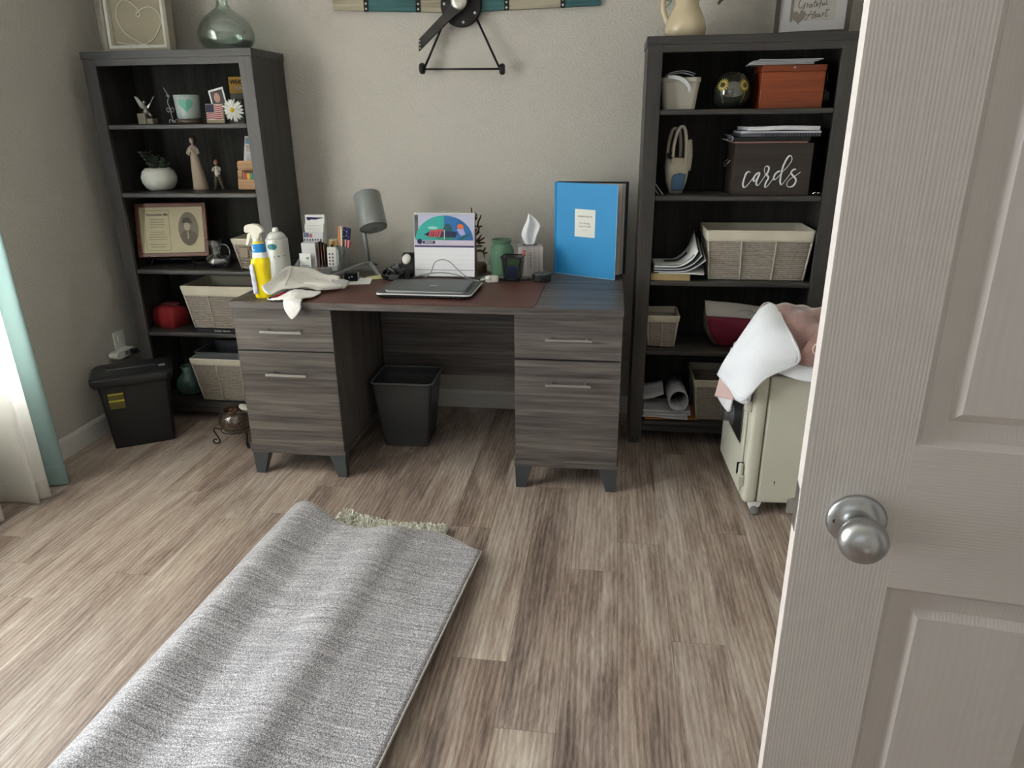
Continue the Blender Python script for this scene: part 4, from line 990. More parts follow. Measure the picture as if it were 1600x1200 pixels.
# ------------------------------------------------------------------ right bookcase, first shelf
r1 = RSH[0]+.0005
t = thing('white_bin', 'white plastic bin stuffed with folded papers on the right bookcase', 'bin', (1.700, -.235, r1))
build('bin_body', S().loft([rrect(.125, .12, .02, 0, 4), rrect(.150, .145, .025, .098, 4), rrect(.156, .151, .027, .100, 4), rrect(.156, .151, .027, .116, 4), rrect(.145, .140, .022, .116, 4), rrect(.12, .11, .02, .006, 4)]), mat('ivory bin plastic', srgb(176, 172, 158), .5), t, smooth=False, bevel=.001)
PS = [[[(-.052, -.080, .124), (-.02, -.083, .123), (.012, -.085, .112), (.034, -.087, .088), (.040, -.088, .066)], [(-.052, -.081, .110), (-.02, -.084, .108), (.006, -.086, .098), (.024, -.0875, .080), (.030, -.0885, .060)]],
      [[(-.058, y, .1185), (-.04, y, .128), (0, y, .132), (.03, y, .127), (.052, y, .1185)] for y in (-.07, -.02, .05)],
      [[(-.060, y, .1210), (-.040, y, .134), (.0, y, .140), (.030, y, .1365), (.055, y, .128)] for y in (-.06, -.01, .06)]]
for i in range(3):
    pp = thing('folded_paper', ('white paper drooping over the front of the white bin', 'white paper arched across the mouth of the white bin', 'grey paper topmost in the white bin')[i], 'paper', (1.700, -.235, r1))
    build('sheet', S().sheet(PS[i], .0012, 4), PAPER2, pp, smooth=True)
t = thing('sunflower_globe_vase', 'round glass vase painted with sunflowers, centre of the top right shelf', 'vase', (1.906, -.205, r1))
build('globe', S().lathe([(0, 0), (.035, 0), (.058, .018), (.072, .045), (.074, .072), (.066, .102), (.048, .126), (.034, .136), (.032, .133), (.046, .122), (.063, .1), (.070, .072), (.068, .046), (.055, .02), (.03, .004), (0, .004)], 44), thin_glass('dusky globe glass', (.72, .74, .68), .16, .06, .05, (.3, .32, .26)), t, smooth=True)
SUN = mat('painted sunflower petals', srgb(176, 158, 74), .5); SUNC = mat('painted sunflower centre', srgb(70, 56, 34), .6); STM = mat('painted stem', srgb(84, 92, 58), .6)
for (a0, zc, rr_) in ((R(-34), .088, .027), (R(34), .086, .027)):
    pts = []
    for k in range(32):
        a = 2*math.pi*k/32; r_ = rr_*(1 if k % 2 == 0 else .55); pts.append((r_*math.cos(a), r_*math.sin(a)))
    def onball(pts, a0, zc, off):
        out = []
        for x, z in pts:
            zz = zc+z; R_ = math.sqrt(max(.0004, .0745**2-(zz-.070)**2))+off; a = a0+x/.070
            out.append((R_*math.sin(a), -R_*math.cos(a), zz))
        s = S(); c = onb_c(a0, zc, off); n = len(out); s.add(out+[c], [(i, (i+1) % n, n) for i in range(n)]); return s
    def onb_c(a0, zc, off):
        R_ = math.sqrt(.0745**2-(zc-.070)**2)+off+.0015; return (R_*math.sin(a0), -R_*math.cos(a0), zc)
    f_ = build('sunflower_petals', onball(pts, a0, zc, .0012), SUN, t)
    build('sunflower_centre', onball([(rr_*.36*math.cos(2*math.pi*k/14), rr_*.36*math.sin(2*math.pi*k/14)) for k in range(14)], a0, zc, .0035), SUNC, f_)
    if zc > .05:
        P = [((.0755+.0)*math.sin(a0*1.05)*math.sqrt(max(.05, 1-((z-.07)/.0755)**2)), -(.0765)*math.cos(a0*1.05)*math.sqrt(max(.05, 1-((z-.07)/.0765)**2)), z) for z in (.064, .05, .035, .022)]
        build('painted_stem', S().tube(P, .0015, 5), STM, f_)
CHY = wood('cherry red wood', (srgb(104, 42, 16), srgb(130, 58, 24), srgb(146, 70, 32)), 'x', .3, broad=4)
t = thing('wooden_box', 'reddish wooden keepsake box with small silver knob, top right shelf', 'box', (2.128, -.185, r1))
build('box_body', S().box(-.118, .118, -.075, .085, 0, .132), CHY, t, bevel=.002)
build('lid', S().box(-.120, .120, -.077, .087, .1325, .156), CHY, t, bevel=.002)
build('knob', S().ell((-.0, -.081, .146), (.0045, .0045, .0045), 12), RIV, t, smooth=True)
for i in range(4):
    x0 = (-.162, -.155, -.150, -.128)[i]; w_ = (.235, .228, .236, .232)[i]
    pp = tag(build('envelope', S().sheet([[(x0+w_*j/4, y, .0022+.0052*i+(.002 if j == 0 else 0)) for j in range(5)] for y in (-.065, .0, .06)], .0030, 1), PAPER2, loc=(2.128, -.185, r1+.1575)), ('lowest letter in pile on the wooden box', 'second letter from bottom on the wooden box', 'third letter from bottom on the wooden box', 'topmost letter on the wooden box, shifted right')[i], 'letter', 'letters piled on the wooden box')
t = thing('dark_bottle', 'dark glass bottle squeezed beside the wooden box', 'bottle', (2.276, -.165, r1))
build('bottle_body', S().lathe([(0, 0), (.024, 0), (.026, .004), (.026, .060), (.018, .080), (.010, .092), (.010, .125), (.012, .128), (.012, .134), (0, .134)], 28), mat('black bottle glass', srgb(26, 26, 26), .08, coat=.6), t, smooth=True)
build('bottle_label', wrapped([(-.010, -.03), (.010, -.03), (.010, .0), (-.010, .0)], .0262, .118-.06, 0, .0012, 0), mat('grey label', srgb(96, 100, 102), .6), t)

# ------------------------------------------------------------------ right bookcase, second shelf
r2 = RSH[1]+.0005
TOTE = mat('oatmeal felt', srgb(200, 192, 172), .85, bump=.4, bscale=200)
t = thing('tote_pouch', 'small oatmeal and blue bag with tall looped handles, right bookcase', 'bag', (1.714, -.215, r2), R(6))
build('bag_body', S().loft([rrect(.055, .05, .02, 0, 4), rrect(.085, .065, .025, .05, 4), rrect(.098, .070, .025, .105, 4), rrect(.094, .066, .024, .140, 4), rrect(.084, .056, .02, .140, 4), rrect(.07, .05, .02, .02, 4)]), TOTE, t, smooth=True)
build('blue_patch', S().sheet([[(-.022, -.0315, .012), (0, -.0335, .012), (.022, -.0325, .012)], [(-.026, -.0385, .052), (0, -.0385, .054), (.030, -.0370, .052)], [(-.022, -.0405, .074), (.004, -.0395, .082), (.032, -.0385, .078)]], .0016, 3), mat('slate blue cloth', srgb(84, 116, 146), .8), t, smooth=True)
for (yy, xx, top) in ((-.030, 0, .262), (.026, -.012, .255)):
    P = smooth_path([(xx-.026, yy, .120), (xx-.024, yy, .19), (xx-.012, yy, .245), (xx+.004, yy, top), (xx+.018, yy, .245), (xx+.026, yy, .19), (xx+.028, yy, .120)])
    lo = []
    for i, p in enumerate(P):
        tg_ = (P[min(i+1, len(P)-1)]-P[max(i-1, 0)]).normalized(); n_ = Vector((tg_.z, 0, -tg_.x))
        lo.append([p+n_*.0055+Vector((0, -.011, 0)), p+n_*.0055+Vector((0, .011, 0)), p-n_*.0055+Vector((0, .011, 0)), p-n_*.0055+Vector((0, -.011, 0))])
    build('handle', S().loft(lo), TOTE, t, smooth=True)
build('side_flap', S().sheet([[(.034, -.026, .09), (.052, -.012, .09)], [(.036, -.028, .15), (.056, -.012, .15)], [(.030, -.026, .21), (.050, -.012, .212)]], .008, 3), TOTE, t, smooth=True)
build('ribbon_bow', S().ell((-.030, -.036, .142), (.012, .006, .006), 10).ell((-.044, -.034, .152), (.008, .005, .010), 10).ell((-.034, -.036, .158), (.006, .005, .009), 10), BLACK, t, smooth=True)
for i in range(3):
    tag(build('greeting_card', S().box(-.001, .001, -.035, .045, 0, .078), (PAPER2, BLACK, PAPER2)[i], loc=(1.640+.009*i, -.275, r2+.002), rot=(0, R(-38), 0)), ('leftmost card leaning behind the left post', 'black card between two pale leaning cards', 'rightmost pale card leaning by the oatmeal bag')[i], 'card')
DB2 = wood('dark brown crate wood', (srgb(34, 27, 23), srgb(46, 37, 31), srgb(56, 46, 39)), 'x', .5, broad=4)
t = thing('card_box', 'dark brown wooden box lettered cards in white script', 'box', (2.076, -.181, r2))
cb = S(); bw = .148
cb.box(-bw, bw, -.128, -.118, 0, .198).box(-bw, bw, .1095, .1195, 0, .198).box(-bw, -bw+.010, -.1179, .1094, 0, .198).box(bw-.010, bw, -.1179, .1094, 0, .198).box(-bw+.0101, bw-.0101, -.1179, .1094, 0, .008)
build('box_body', cb, DB2, t)
build('side_handle', S().tube(smooth_path([(-bw-.001, -.04, .13), (-bw-.014, -.035, .115), (-bw-.016, 0, .105), (-bw-.014, .035, .115), (-bw-.001, .04, .13)]), .003, 8), SILV, t, smooth=True)
SC = {'c': [(-0.0810,0.0870),(-0.0870,0.0910),(-0.0960,0.0860),(-0.1020,0.0680),(-0.1060,0.0450),(-0.1030,0.0320),(-0.0960,0.0310),(-0.0870,0.0410),(-0.0750,0.0580),(-0.0670,0.0700)],
'a': [(-0.0440,0.0860),(-0.0520,0.0860),(-0.0630,0.0750),(-0.0670,0.0610),(-0.0640,0.0530),(-0.0570,0.0610),(-0.0490,0.0750),(-0.0450,0.0840),(-0.0500,0.0680),(-0.0550,0.0490),(-0.0520,0.0390),(-0.0450,0.0400),(-0.0350,0.0560),(-0.0250,0.0730)],
'r': [(-0.0250,0.0730),(-0.0240,0.0810),(-0.0290,0.0950),(-0.0270,0.1090),(-0.0180,0.1110),(-0.0120,0.1040),(-0.0140,0.0900),(-0.0190,0.0780),(-0.0110,0.0720),(-0.0110,0.0630),(-0.0180,0.0490),(-0.0200,0.0330),(-0.0140,0.0320),(-0.0060,0.0420),(0.0060,0.0610),(0.0100,0.0710)],
'd': [(0.0320,0.0930),(0.0230,0.0900),(0.0130,0.0790),(0.0100,0.0630),(0.0170,0.0610),(0.0290,0.0740),(0.0390,0.0880),(0.0590,0.1110),(0.0700,0.1310),(0.0700,0.1440),(0.0630,0.1510),(0.0530,0.1420),(0.0410,0.1110),(0.0370,0.0810),(0.0360,0.0540),(0.0420,0.0400),(0.0500,0.0490),(0.0620,0.0680),(0.0730,0.0850)],
's': [(0.0900,0.0950),(0.0890,0.1000),(0.0800,0.0970),(0.0740,0.0860),(0.0820,0.0760),(0.0940,0.0630),(0.0950,0.0490),(0.0860,0.0350),(0.0710,0.0320),(0.0630,0.0400),(0.0660,0.0540),(0.0800,0.0680),(0.0970,0.0790),(0.1090,0.0890)]}
for ch, P in SC.items():
    Q = smooth_path([(a, 0, b_) for a, b_ in P], 4); rs = []
    for i in range(len(Q)):
        tg_ = (Q[min(i+1, len(Q)-1)]-Q[max(i-1, 0)]); up = tg_.z/(tg_.length+1e-9); rs.append(.0014 if up > .35 else .0034 if up < -.35 else .0023)
    rs = [(rs[max(i-1, 0)]+rs[i]+rs[min(i+1, len(rs)-1)])/3 for i in range(len(rs))]
    s = S(); s.tube([(p.x, 0, p.z) for p in Q], rs, 8); s.v = [(v[0], v[1]*.2-.1288, v[2]) for v in s.v]
    build('letter_'+ch, s, mat('white paint', srgb(214, 216, 216), .5), t, smooth=True)
for i, (nm, lab, c_, x0, x1, za, zb, dy) in enumerate((('folder', 'dusty pink folder lying directly on the cards box', srgb(150, 108, 100), -.155, .125, .1985, .2035, .0), ('notebook', 'black notebook above the pink folder on the cards box', srgb(26, 26, 28), -.150, .135, .204, .221, .004),
        ('spiral_notebook', 'spiral bound notebook in the middle of the pile on cards box', srgb(88, 90, 96), -.135, .165, .2215, .233, -.004), ('plastic_folder', 'pale plastic folder near the top of the pile on cards box', srgb(180, 182, 190), -.128, .172, .2335, .243, .006), ('paper_stack', 'loose white papers topmost on the cards box', srgb(210, 210, 214), -.110, .160, .245, .261, -.002))):
    o = thing(nm, lab, nm.replace('_', ' '), (2.076, -.184+dy, r2), R((0, -.7, 1, -1, 1)[i]))
    build('cover', S().sheet([[(x0+(x1-x0)*j/6, y, (za+zb)/2+.0014*math.sin(j*1.2+i)*(1 if i == 4 else .0)) for j in range(7)] for y in (-.122, -.04, .05, .112)], (zb-za)*.9, 1), mat('pile cover %d' % i, c_, .4), o)
    if i == 2:
        for k in range(20): build('coil', S().tube([(x0+.08+k*.011, -.1265+.004*math.cos(a), .227+.006*math.sin(a)) for a in (0, 1.05, 2.1, 3.14, 4.2, 5.2)], .0008, 4, True), BLACK, o)
t = tag(build('paper_curl', S().sheet([[(-.03, -.08, 0), (-.03, 0, 0), (-.03, .08, 0)], [(-.010, -.08, -.008), (-.01, 0, -.008), (-.01, .08, -.008)], [(-.004, -.08, .006), (-.004, 0, .006), (-.004, .08, .006)], [(-.02, -.08, .016), (-.02, 0, .016), (-.02, .08, .016)]], .002, 3), mat('grey crinkled plastic', srgb(140, 140, 142), .35), loc=(1.925, -.20, r2+.212), smooth=True), 'crinkled grey plastic sleeve curling at the left end of the pile', 'plastic sleeve')
tag(build('metal_clip', S().tube(smooth_path([(-.012, 0, .004), (-.004, -.004, .010), (.004, 0, .006), (.012, -.003, .008), (.018, 0, .004)]), .0036, 8), mat('bright metal', (.85, .85, .85), .2, 1), loc=(2.258, -.295, r2), smooth=True), 'little shiny metal clip at the right of cards box', 'clip')

# ------------------------------------------------------------------ right bookcase, third shelf: magazines
r3 = RSH[2]+.0005
t = thing('yellow_book', 'thick tan paper pad under the curled magazines', 'book', (1.705, -.235, r3))
build('pages', S().box(-.078, .084, -.10, .10, 0, .029), mat('tan paper block', srgb(172, 150, 104), .8, var=.08, vscale=60, stretch=(1, 1, 12)), t, bevel=.001)
t = tag(build('envelope', S().sheet([[(x, y, .0012*math.sin(x*30)) for x in (-.06, 0, .06, .125)] for y in (-.10, 0, .10)], .0026, 2), PAPER, loc=(1.728, -.245, r3+.0316), rot=(0, 0, R(-6))), 'white envelope sticking out between tan pad and magazines', 'envelope')
for i in range(5):
    z0 = .0375+.0052*i; ext = .018*(4-i)*.3
    lab = ('lowest curled magazine', 'second lowest curled magazine', 'middle curled magazine', 'second from top curled magazine', 'topmost curled magazine with dark title bar')[i]+' on the right bookcase'
    o = thing('magazine', lab, 'magazine', (1.625, -.235, r3), 0, 'curled magazines on the right bookcase')
    prof = [(.012+.0, z0), (.07, z0-.0005), (.12+ext, z0+.003), (.165+ext, z0+.022+.002*i), (.203+ext*.9-.004*i, z0+.050+.004*i)]
    G = [[(x-(.0 if y < 0 else .0), y, z+.0*y+(.050*(z-z0)/.06 if y > 0 else (.022*(z-z0)/.06 if y == 0 else 0))) for x, z in prof] for y in (-.105, 0, .10)]
    build('pages', S().sheet(G, .0032, 3), (PAPER2, INK, PAPER2, INK, PAPER)[i], o, smooth=True)
    if i == 4:
        def on(x, y):
            pz = None
            for k in range(4):
                if prof[k][0] <= x <= prof[k+1][0]:
                    q = (x-prof[k][0])/(prof[k+1][0]-prof[k][0]); q = q*.5+q*q*(3-2*q)*.5; pz = prof[k][1]+(prof[k+1][1]-prof[k][1])*q
            return (x, y, pz+.0042+(pz-z0)/.06*(.022+(.28*y if y > 0 else .22*y)))
        build('title_bar', S().sheet([[on(x, y) for x in (.06, .09, .12, .14, .155)] for y in (.005, .030)], .0012, 1), INK, o, smooth=True)
        build('picture_border', S().sheet([[on(x, y) for x in (.03, .06, .09, .12, .15, .175)] for y in (-.098, -.093)], .0012, 1), mat('blue grey ink', srgb(70, 82, 104), .6), o, smooth=True)
        build('text_line', S().sheet([[on(x, y) for x in (.12, .135, .150)] for y in (-.055, -.050)], .0012, 1), GINK, o)

# ------------------------------------------------------------------ right bookcase, fourth and fifth shelves
r4 = RSH[3]+.0005; r5 = RSH[4]+.0005
t = thing('laundry_bag', 'maroon and white printed pouch on the right bookcase behind the blanket', 'bag', (2.02, -.178, r4))
build('floral_side', S().loft([rrect(.20, .14, .03, 0, 3), rrect(.27, .17, .04, .06, 3), rrect(.285, .15, .04, .12, 3), rrect(.28, .09, .03, .150, 3)]), mat('floral cloth', srgb(124, 116, 98), .85, var=.6, vscale=70), t, smooth=True)
build('maroon_panel', S().sheet([[(-.075, -.087, .004), (0, -.089, .004), (.09, -.086, .006)], [(-.120, -.096, .06), (0, -.108, .06), (.12, -.098, .06)], [(-.142, -.088, .136), (0, -.100, .134), (.13, -.090, .122)]], .004, 4), mat('maroon cloth', srgb(108, 18, 42), .7, bump=.8, bscale=14, bdist=.012), t, smooth=True)
build('white_panel', S().sheet([[(-.142, -.089, .137), (0, -.101, .135), (.13, -.091, .123)], [(-.148, -.080, .17), (0, -.088, .166), (.135, -.076, .148)], [(-.150, -.060, .200), (0, -.066, .190), (.135, -.055, .168)]], .004, 4), mat('off white cloth', srgb(178, 172, 164), .8, bump=.4, bscale=20, bdist=.01), t, smooth=True)
build('printed_leaf', S().tube(smooth_path([(-.02, -.0915, .158), (.01, -.0905, .168), (.045, -.0885, .166), (.05, -.0925, .154), (.02, -.0955, .148), (-.02, -.0935, .158)], 4), .0012, 5), GINK, t)
build('printed_stem', S().tube(smooth_path([(.052, -.090, .160), (.07, -.0875, .156), (.080, -.0845, .148)], 4), .0015, 5), GINK, t)
tag(build('baseball', S().ell((0, 0, .026), .026, 20), mat('grey ball', srgb(170, 168, 160), .6), loc=(2.035, -.322, r4), smooth=True), 'pale ball peeking out in front of the maroon pouch', 'ball')
tag(build('large_envelope', S().box(-.115, .125, -.085, .09, 0, .004), mat('orange manila', srgb(196, 128, 62), .7), loc=(1.745, -.232, r5), rot=(0, 0, R(4)), bevel=.001), 'orange manila envelope at the bottom of papers on the lowest right shelf', 'envelope')
for i in range(3):
    tag(build('booklet', S().sheet([[(-.105+.07*j, y, .002*math.sin(j*2+i)) for j in range(4)] for y in (-.09+.01*i, 0, .085)], .0085, 2), PAPER2, loc=(1.728+.004*i, -.232, r5+.011+.0105*i), rot=(0, 0, R((-4, 3, -1)[i])), smooth=False), ('lowest white booklet on the orange envelope', 'middle white booklet on the orange envelope', 'top white booklet beside the rolled paper')[i], 'booklet')
P = []
for a in range(0, 400, 20): P.append((.046*math.cos(R(a-80))*(1-.0004*a), .052*math.sin(R(a-80))*(1-.0004*a)))
tag(build('rolled_paper', S().sheet([[(x+.05*q*0-.02*(1-q), -.11+.20*q, z) for x, z in P] for q in (0, .5, 1)], .004, 1), PAPER2, loc=(1.786, -.215, r5+.062+.031), rot=(0, 0, R(7)), smooth=True), 'big roll of white paper standing out on the lowest right shelf', 'paper roll')
tag(build('paper_sheet', S().sheet([[(-.06, -.04, .0), (0, -.04, .01), (.055, -.035, .03)], [(-.065, .05, .05), (0, .05, .056), (.05, .05, .07)]], .0015, 3), PAPER2, loc=(1.668, -.20, r5+.060), smooth=True), 'loose printed sheet tilted against the back of the lowest right shelf', 'paper')

# ------------------------------------------------------------------ safe and blanket
SAFE = mat('putty enamel', srgb(200, 198, 182), .42, bump=.06, bscale=200, var=.02)
sa = thing('safe', 'putty coloured steel safe on casters with dial, under the blanket', 'safe', (1.971, -.944, 0), R(2.7))
build('safe_body', S().box(.052, .43, 0, .412, .05, .55), SAFE, sa, bevel=.010, seg=3)
build('front_bezel', S().box(.0, .0505, -.004, .416, .047, .553), SAFE, sa, bevel=.018, seg=4)
build('door_panel', S().box(-.010, -.0002, .040, .396, .075, .530), SAFE, sa, bevel=.004)
for zc in (.445, .150):
    h_ = build('hinge', S().box(-.022, -.0003, .006, .036, zc-.036, zc+.006), SAFE, sa, bevel=.003)
    build('hinge_pin', S().lathe([(0, 0), (.0085, 0), (.0085, .040), (.006, .044), (0, .044)], 16, (-.0128, .020, zc+.0065)), SAFE, h_, smooth=False, bevel=.001)
    build('pin_gap', S().box(-.0235, -.0004, .0365, .0420, zc-.001, zc+.046), BLACK, h_)
SP = build('dial_plate', S().box(-.0135, -.0102, .075, .395, .262, .470), mat('dark dial plate', srgb(42, 40, 40), .3, .4), sa, bevel=.001)
MXn = Matrix.Rotation(R(-90), 4, 'Y')
build('dial_plate_trim', S().box(-.0145, -.0136, .075, .395, .257, .264).box(-.0145, -.0136, .070, .0745, .257, .470), NICK, SP)
build('combination_dial', S().lathe([(0, 0), (.044, 0), (.044, .006), (.036, .010), (.028, .014), (.0265, .034), (0, .035)], 36, (-.0137, .225, .312), MXn), mat('grey dial', srgb(120, 120, 122), .3, .7), sa, smooth=False, bevel=.001)
for cx, cy in ((.04, .035), (.40, .035), (.04, .38), (.40, .38)):
    c_ = build('caster', S().prism([(cx-.012, .049), (cx+.035, .049), (cx+.030, .030), (cx+.012, .012), (cx-.004, .010)], 'y', cy-.022, cy+.018), WHITE, sa, bevel=.002)
    build('caster_wheel', S().lathe([(0, -.008), (.014, -.008), (.016, -.004), (.016, .004), (.014, .008), (0, .008)], 20, (cx+.008, cy-.032, .0165), MY), mat('grey wheel', srgb(120, 118, 116), .4), c_, smooth=True)
build('paint_chip', S().prism([(.105, .138), (.108, .146), (.1095, .136), (.107, .126)], 'y', -.0004, .001), BLACK, sa)
BLK = mat('dusty pink plush', srgb(150, 116, 108), .55, bump=.8, bscale=32, sheen=.6, var=.2, vscale=14, bdist=.008)
BLK2 = mat('pale pink hem', srgb(206, 176, 170), .8, bump=.5, bscale=200, sheen=.4)
bl = thing('blanket', 'rumpled dusty pink blanket with white underside heaped over the safe', 'blanket', (0, 0, 0))
rows = [(-.968, (.575, .640, .625, .602, .588, .580, .574)), (-.938, (.60, .685, .690, .688, .690, .682, .66)), (-.87, (.62, .715, .738, .735, .722, .73, .70)), (-.78, (.64, .742, .756, .760, .742, .750, .72)), (-.68, (.62, .70, .72, .70, .71, .69, .67)), (-.59, (.565, .60, .62, .62, .61, .60, .59)), (-.565, (.560, .562, .562, .562, .562, .562, .562))]
cx_ = (1.972, 2.005, 2.06, 2.125, 2.19, 2.27, 2.36)
G = [[Vector((x, y, z)) for x, z in zip(cx_, zz)] for y, zz in rows]
def refine(G, k):
    def cr(P):
        out = []; n = len(P)
        for i in range(n-1):
            p0 = P[max(i-1, 0)]; p1 = P[i]; p2 = P[i+1]; p3 = P[min(i+2, n-1)]
            for j in range(k):
                q = j/k; out.append(.5*((2*p1)+(p2-p0)*q+(2*p0-5*p1+4*p2-p3)*q*q+(3*p1-p0-3*p2+p3)*q**3))
        out.append(P[-1]); return out
    rr_ = [cr(r) for r in G]; cc = [cr([r[j] for r in rr_]) for j in range(len(rr_[0]))]
    return [[cc[j][i] for j in range(len(cc))] for i in range(len(cc[0]))]
G = refine(G, 5)
for r in G:
    for p in r:
        if p.z > .60:
            k = min(1, (p.z-.60)/.05)
            # soft folds running down towards the front
            q = (p.x-2.0)*1.0+(p.y+.97)*.9
            p.z += k*(.007*math.sin(q*38)+.006*math.sin((p.x-p.y)*57+1))
            p.y += k*.006*math.sin(q*30+1)
build('plush_face', S().sheet(G, .010, 1), BLK, bl, smooth=True)
crease = [(2.115, -.955, .655), (2.135, -.958, .690), (2.16, -.948, .715), (2.195, -.925, .738), (2.215, -.90, .75)]
build('folded_layer', S().sheet([[(2.075, -.972, .618), (2.12, -.977, .605), (2.18, -.976, .596), (2.27, -.972, .590), (2.36, -.968, .584)], [(2.10, -.976, .655), (2.14, -.985, .650), (2.19, -.982, .645), (2.27, -.978, .64), (2.36, -.972, .635)], [(2.125, -.968, .690), (2.165, -.972, .70), (2.21, -.968, .70), (2.28, -.962, .70), (2.36, -.958, .70)], [(2.15, -.945, .718), (2.19, -.94, .735), (2.23, -.925, .735), (2.29, -.92, .735), (2.36, -.91, .73)]], .009, 4), BLK, bl, smooth=True)
build('white_hem', S().sheet([[(2.02, -.970, .575), (2.07, -.973, .560), (2.103, -.974, .550), (2.152, -.974, .543), (2.25, -.970, .540), (2.36, -.964, .541)], [(2.03, -.968, .600), (2.075, -.969, .590), (2.11, -.968, .580), (2.16, -.967, .574), (2.25, -.965, .570), (2.36, -.962, .57)], [(2.05, -.962, .62), (2.09, -.962, .605), (2.12, -.962, .598), (2.16, -.962, .592), (2.25, -.960, .588), (2.36, -.958, .585)]], .009, 4), SHEET, bl, smooth=True)
flap = [
 [(1.987,-0.800,0.745),(2.003,-0.800,0.757),(2.020,-0.790,0.764),(2.034,-0.800,0.760),(2.044,-0.820,0.750)],
 [(1.947,-0.840,0.704),(1.968,-0.860,0.722),(1.995,-0.865,0.732),(2.023,-0.868,0.732),(2.048,-0.875,0.722)],
 [(1.902,-0.850,0.632),(1.933,-0.890,0.655),(1.968,-0.925,0.680),(2.014,-0.940,0.690),(2.064,-0.945,0.690)],
 [(1.872,-0.840,0.563),(1.904,-0.910,0.590),(1.954,-0.955,0.614),(2.018,-0.970,0.631),(2.086,-0.970,0.648)],
 [(1.859,-0.830,0.515),(1.891,-0.910,0.493),(1.924,-0.968,0.468),(1.989,-0.978,0.557),(2.082,-0.978,0.612)]]
flap = [[(x, y-(.006, .020, .026, .020, .012)[i], z+(.004, .008, .006, .003, .002)[i]) for x, y, z in r] for i, r in enumerate(flap)]
fo = build('white_underside', S().sheet(flap, .010, 6), SHEET, bl, smooth=True)
# stitched border round the flap
bd = [flap[0][4], flap[1][4], flap[2][4], flap[3][4], flap[4][4], flap[4][3], flap[4][2], flap[4][1], flap[4][0]]
build('stitched_border', S().tube(smooth_path(bd, 6), .0065, 8), mat('white binding', srgb(226, 228, 232), .85), fo, smooth=True)
tail = [[(1.873,-0.825,0.520),(1.891,-0.865,0.530),(1.913,-0.905,0.516)],[(1.865,-0.825,0.464),(1.889,-0.865,0.470),(1.914,-0.905,0.471)],[(1.857,-0.825,0.423),(1.886,-0.865,0.430),(1.912,-0.905,0.442)]]
build('pink_corner', S().sheet(tail, .007, 4), BLK2, bl, smooth=True)
build('white_corner', S().sheet([[(1.862,-0.817,0.430),(1.887,-0.852,0.440),(1.912,-0.885,0.444)],[(1.888,-0.817,0.388),(1.897,-0.847,0.401),(1.909,-0.880,0.414)],[(1.907,-0.827,0.368),(1.908,-0.847,0.371),(1.909,-0.870,0.385)]], .006, 4), SHEET, bl, smooth=True)
build('inner_fold', S().sheet([[(1.905, -.925, .50), (1.935, -.945, .50), (1.955, -.955, .51)], [(1.912, -.93, .452), (1.935, -.945, .445), (1.957, -.955, .452)]], .008, 4), SHEET, bl, smooth=True)
tag(build('elastic_loop', S().tube([(.020*math.cos(R(a)), -.003*math.sin(R(a)), .021*math.sin(R(a))) for a in range(0, 360, 15)], .0022, 8, True), mat('cream elastic', srgb(214, 190, 172), .6), loc=(2.150, -.994, .668), rot=(R(-4), 0, 0), smooth=True), 'thin cream elastic loop lying on the pink blanket', 'elastic loop')

# ------------------------------------------------------------------ things on the desk
Z = H+.0004      # bare desk top
ZP = H+.0032     # top of the leather pad
t = thing('spray_bottle', 'yellow trigger spray bottle standing on the front left desk corner', 'spray bottle', (.112, -.768, Z), R(8))
YEL = mat('lemon yellow plastic', srgb(238, 214, 20), .25, coat=.3)
build('bottle_body', S().loft([rrect(.058, .044, .016, 0, 4), rrect(.064, .050, .018, .006, 4), rrect(.066, .052, .02, .045, 4), rrect(.061, .048, .02, .06, 4), rrect(.067, .052, .02, .075, 4), rrect(.072, .054, .022, .132, 4, .001), rrect(.070, .052, .022, .147, 4, .002), rrect(.056, .044, .02, .157, 4, .004), rrect(.050, .040, .018, .180, 4, .004), rrect(.036, .032, .015, .218, 4, .0)]), YEL, t, smooth=True)
build('white_label', S().loft([rrect(.0580, .0455, .018, .158, 4, .004), rrect(.0525, .0425, .018, .172, 4, .004), rrect(.0485, .0395, .017, .193, 4, .0025), rrect(.0405, .0355, .016, .212, 4, .001)], False, False), PAPER, t, smooth=False)
build('blue_label', S().loft([rrect(.0525, .0425, .018, .178, 4, .0036), rrect(.0495, .0405, .017, .194, 4, .0025), rrect(.0430, .0370, .016, .210, 4, .0012)], False, False), mat('process blue', srgb(28, 132, 200), .35), t, smooth=False)
build('front_label', S().sheet([[(-.030, -.0285, .02), (-.012, -.0292, .02)], [(-.032, -.0290, .075), (-.014, -.0297, .075)], [(-.033, -.0300, .130), (-.018, -.0310, .138)]], .0012, 3), mat('bottle label print', srgb(196, 198, 214), .4, var=.4, vscale=60), t, smooth=True)
text('label_mark', 'L', .022, PAPER, t, (-.012, -.0215, .194), bold=.0006)
build('neck', S().loft([rrect(.030, .028, .0138, .2155, 4, -.002), rrect(.026, .025, .0124, .232, 4, -.003)]), WHITE, t, smooth=True)
prof = [(-.052, .258), (-.050, .272), (-.040, .281), (-.010, .284), (.018, .282), (.036, .272), (.044, .260), (.040, .252), (.026, .248), (.022, .236), (.014, .226), (-.018, .226), (-.020, .246), (-.030, .252), (-.046, .250)]
build('spray_head', S().prism([(x*.76-.003, z) for x, z in prof], 'y', -.0115, .0115), mat('warm white plastic', srgb(228, 224, 210), .35), t, bevel=.004, seg=3)
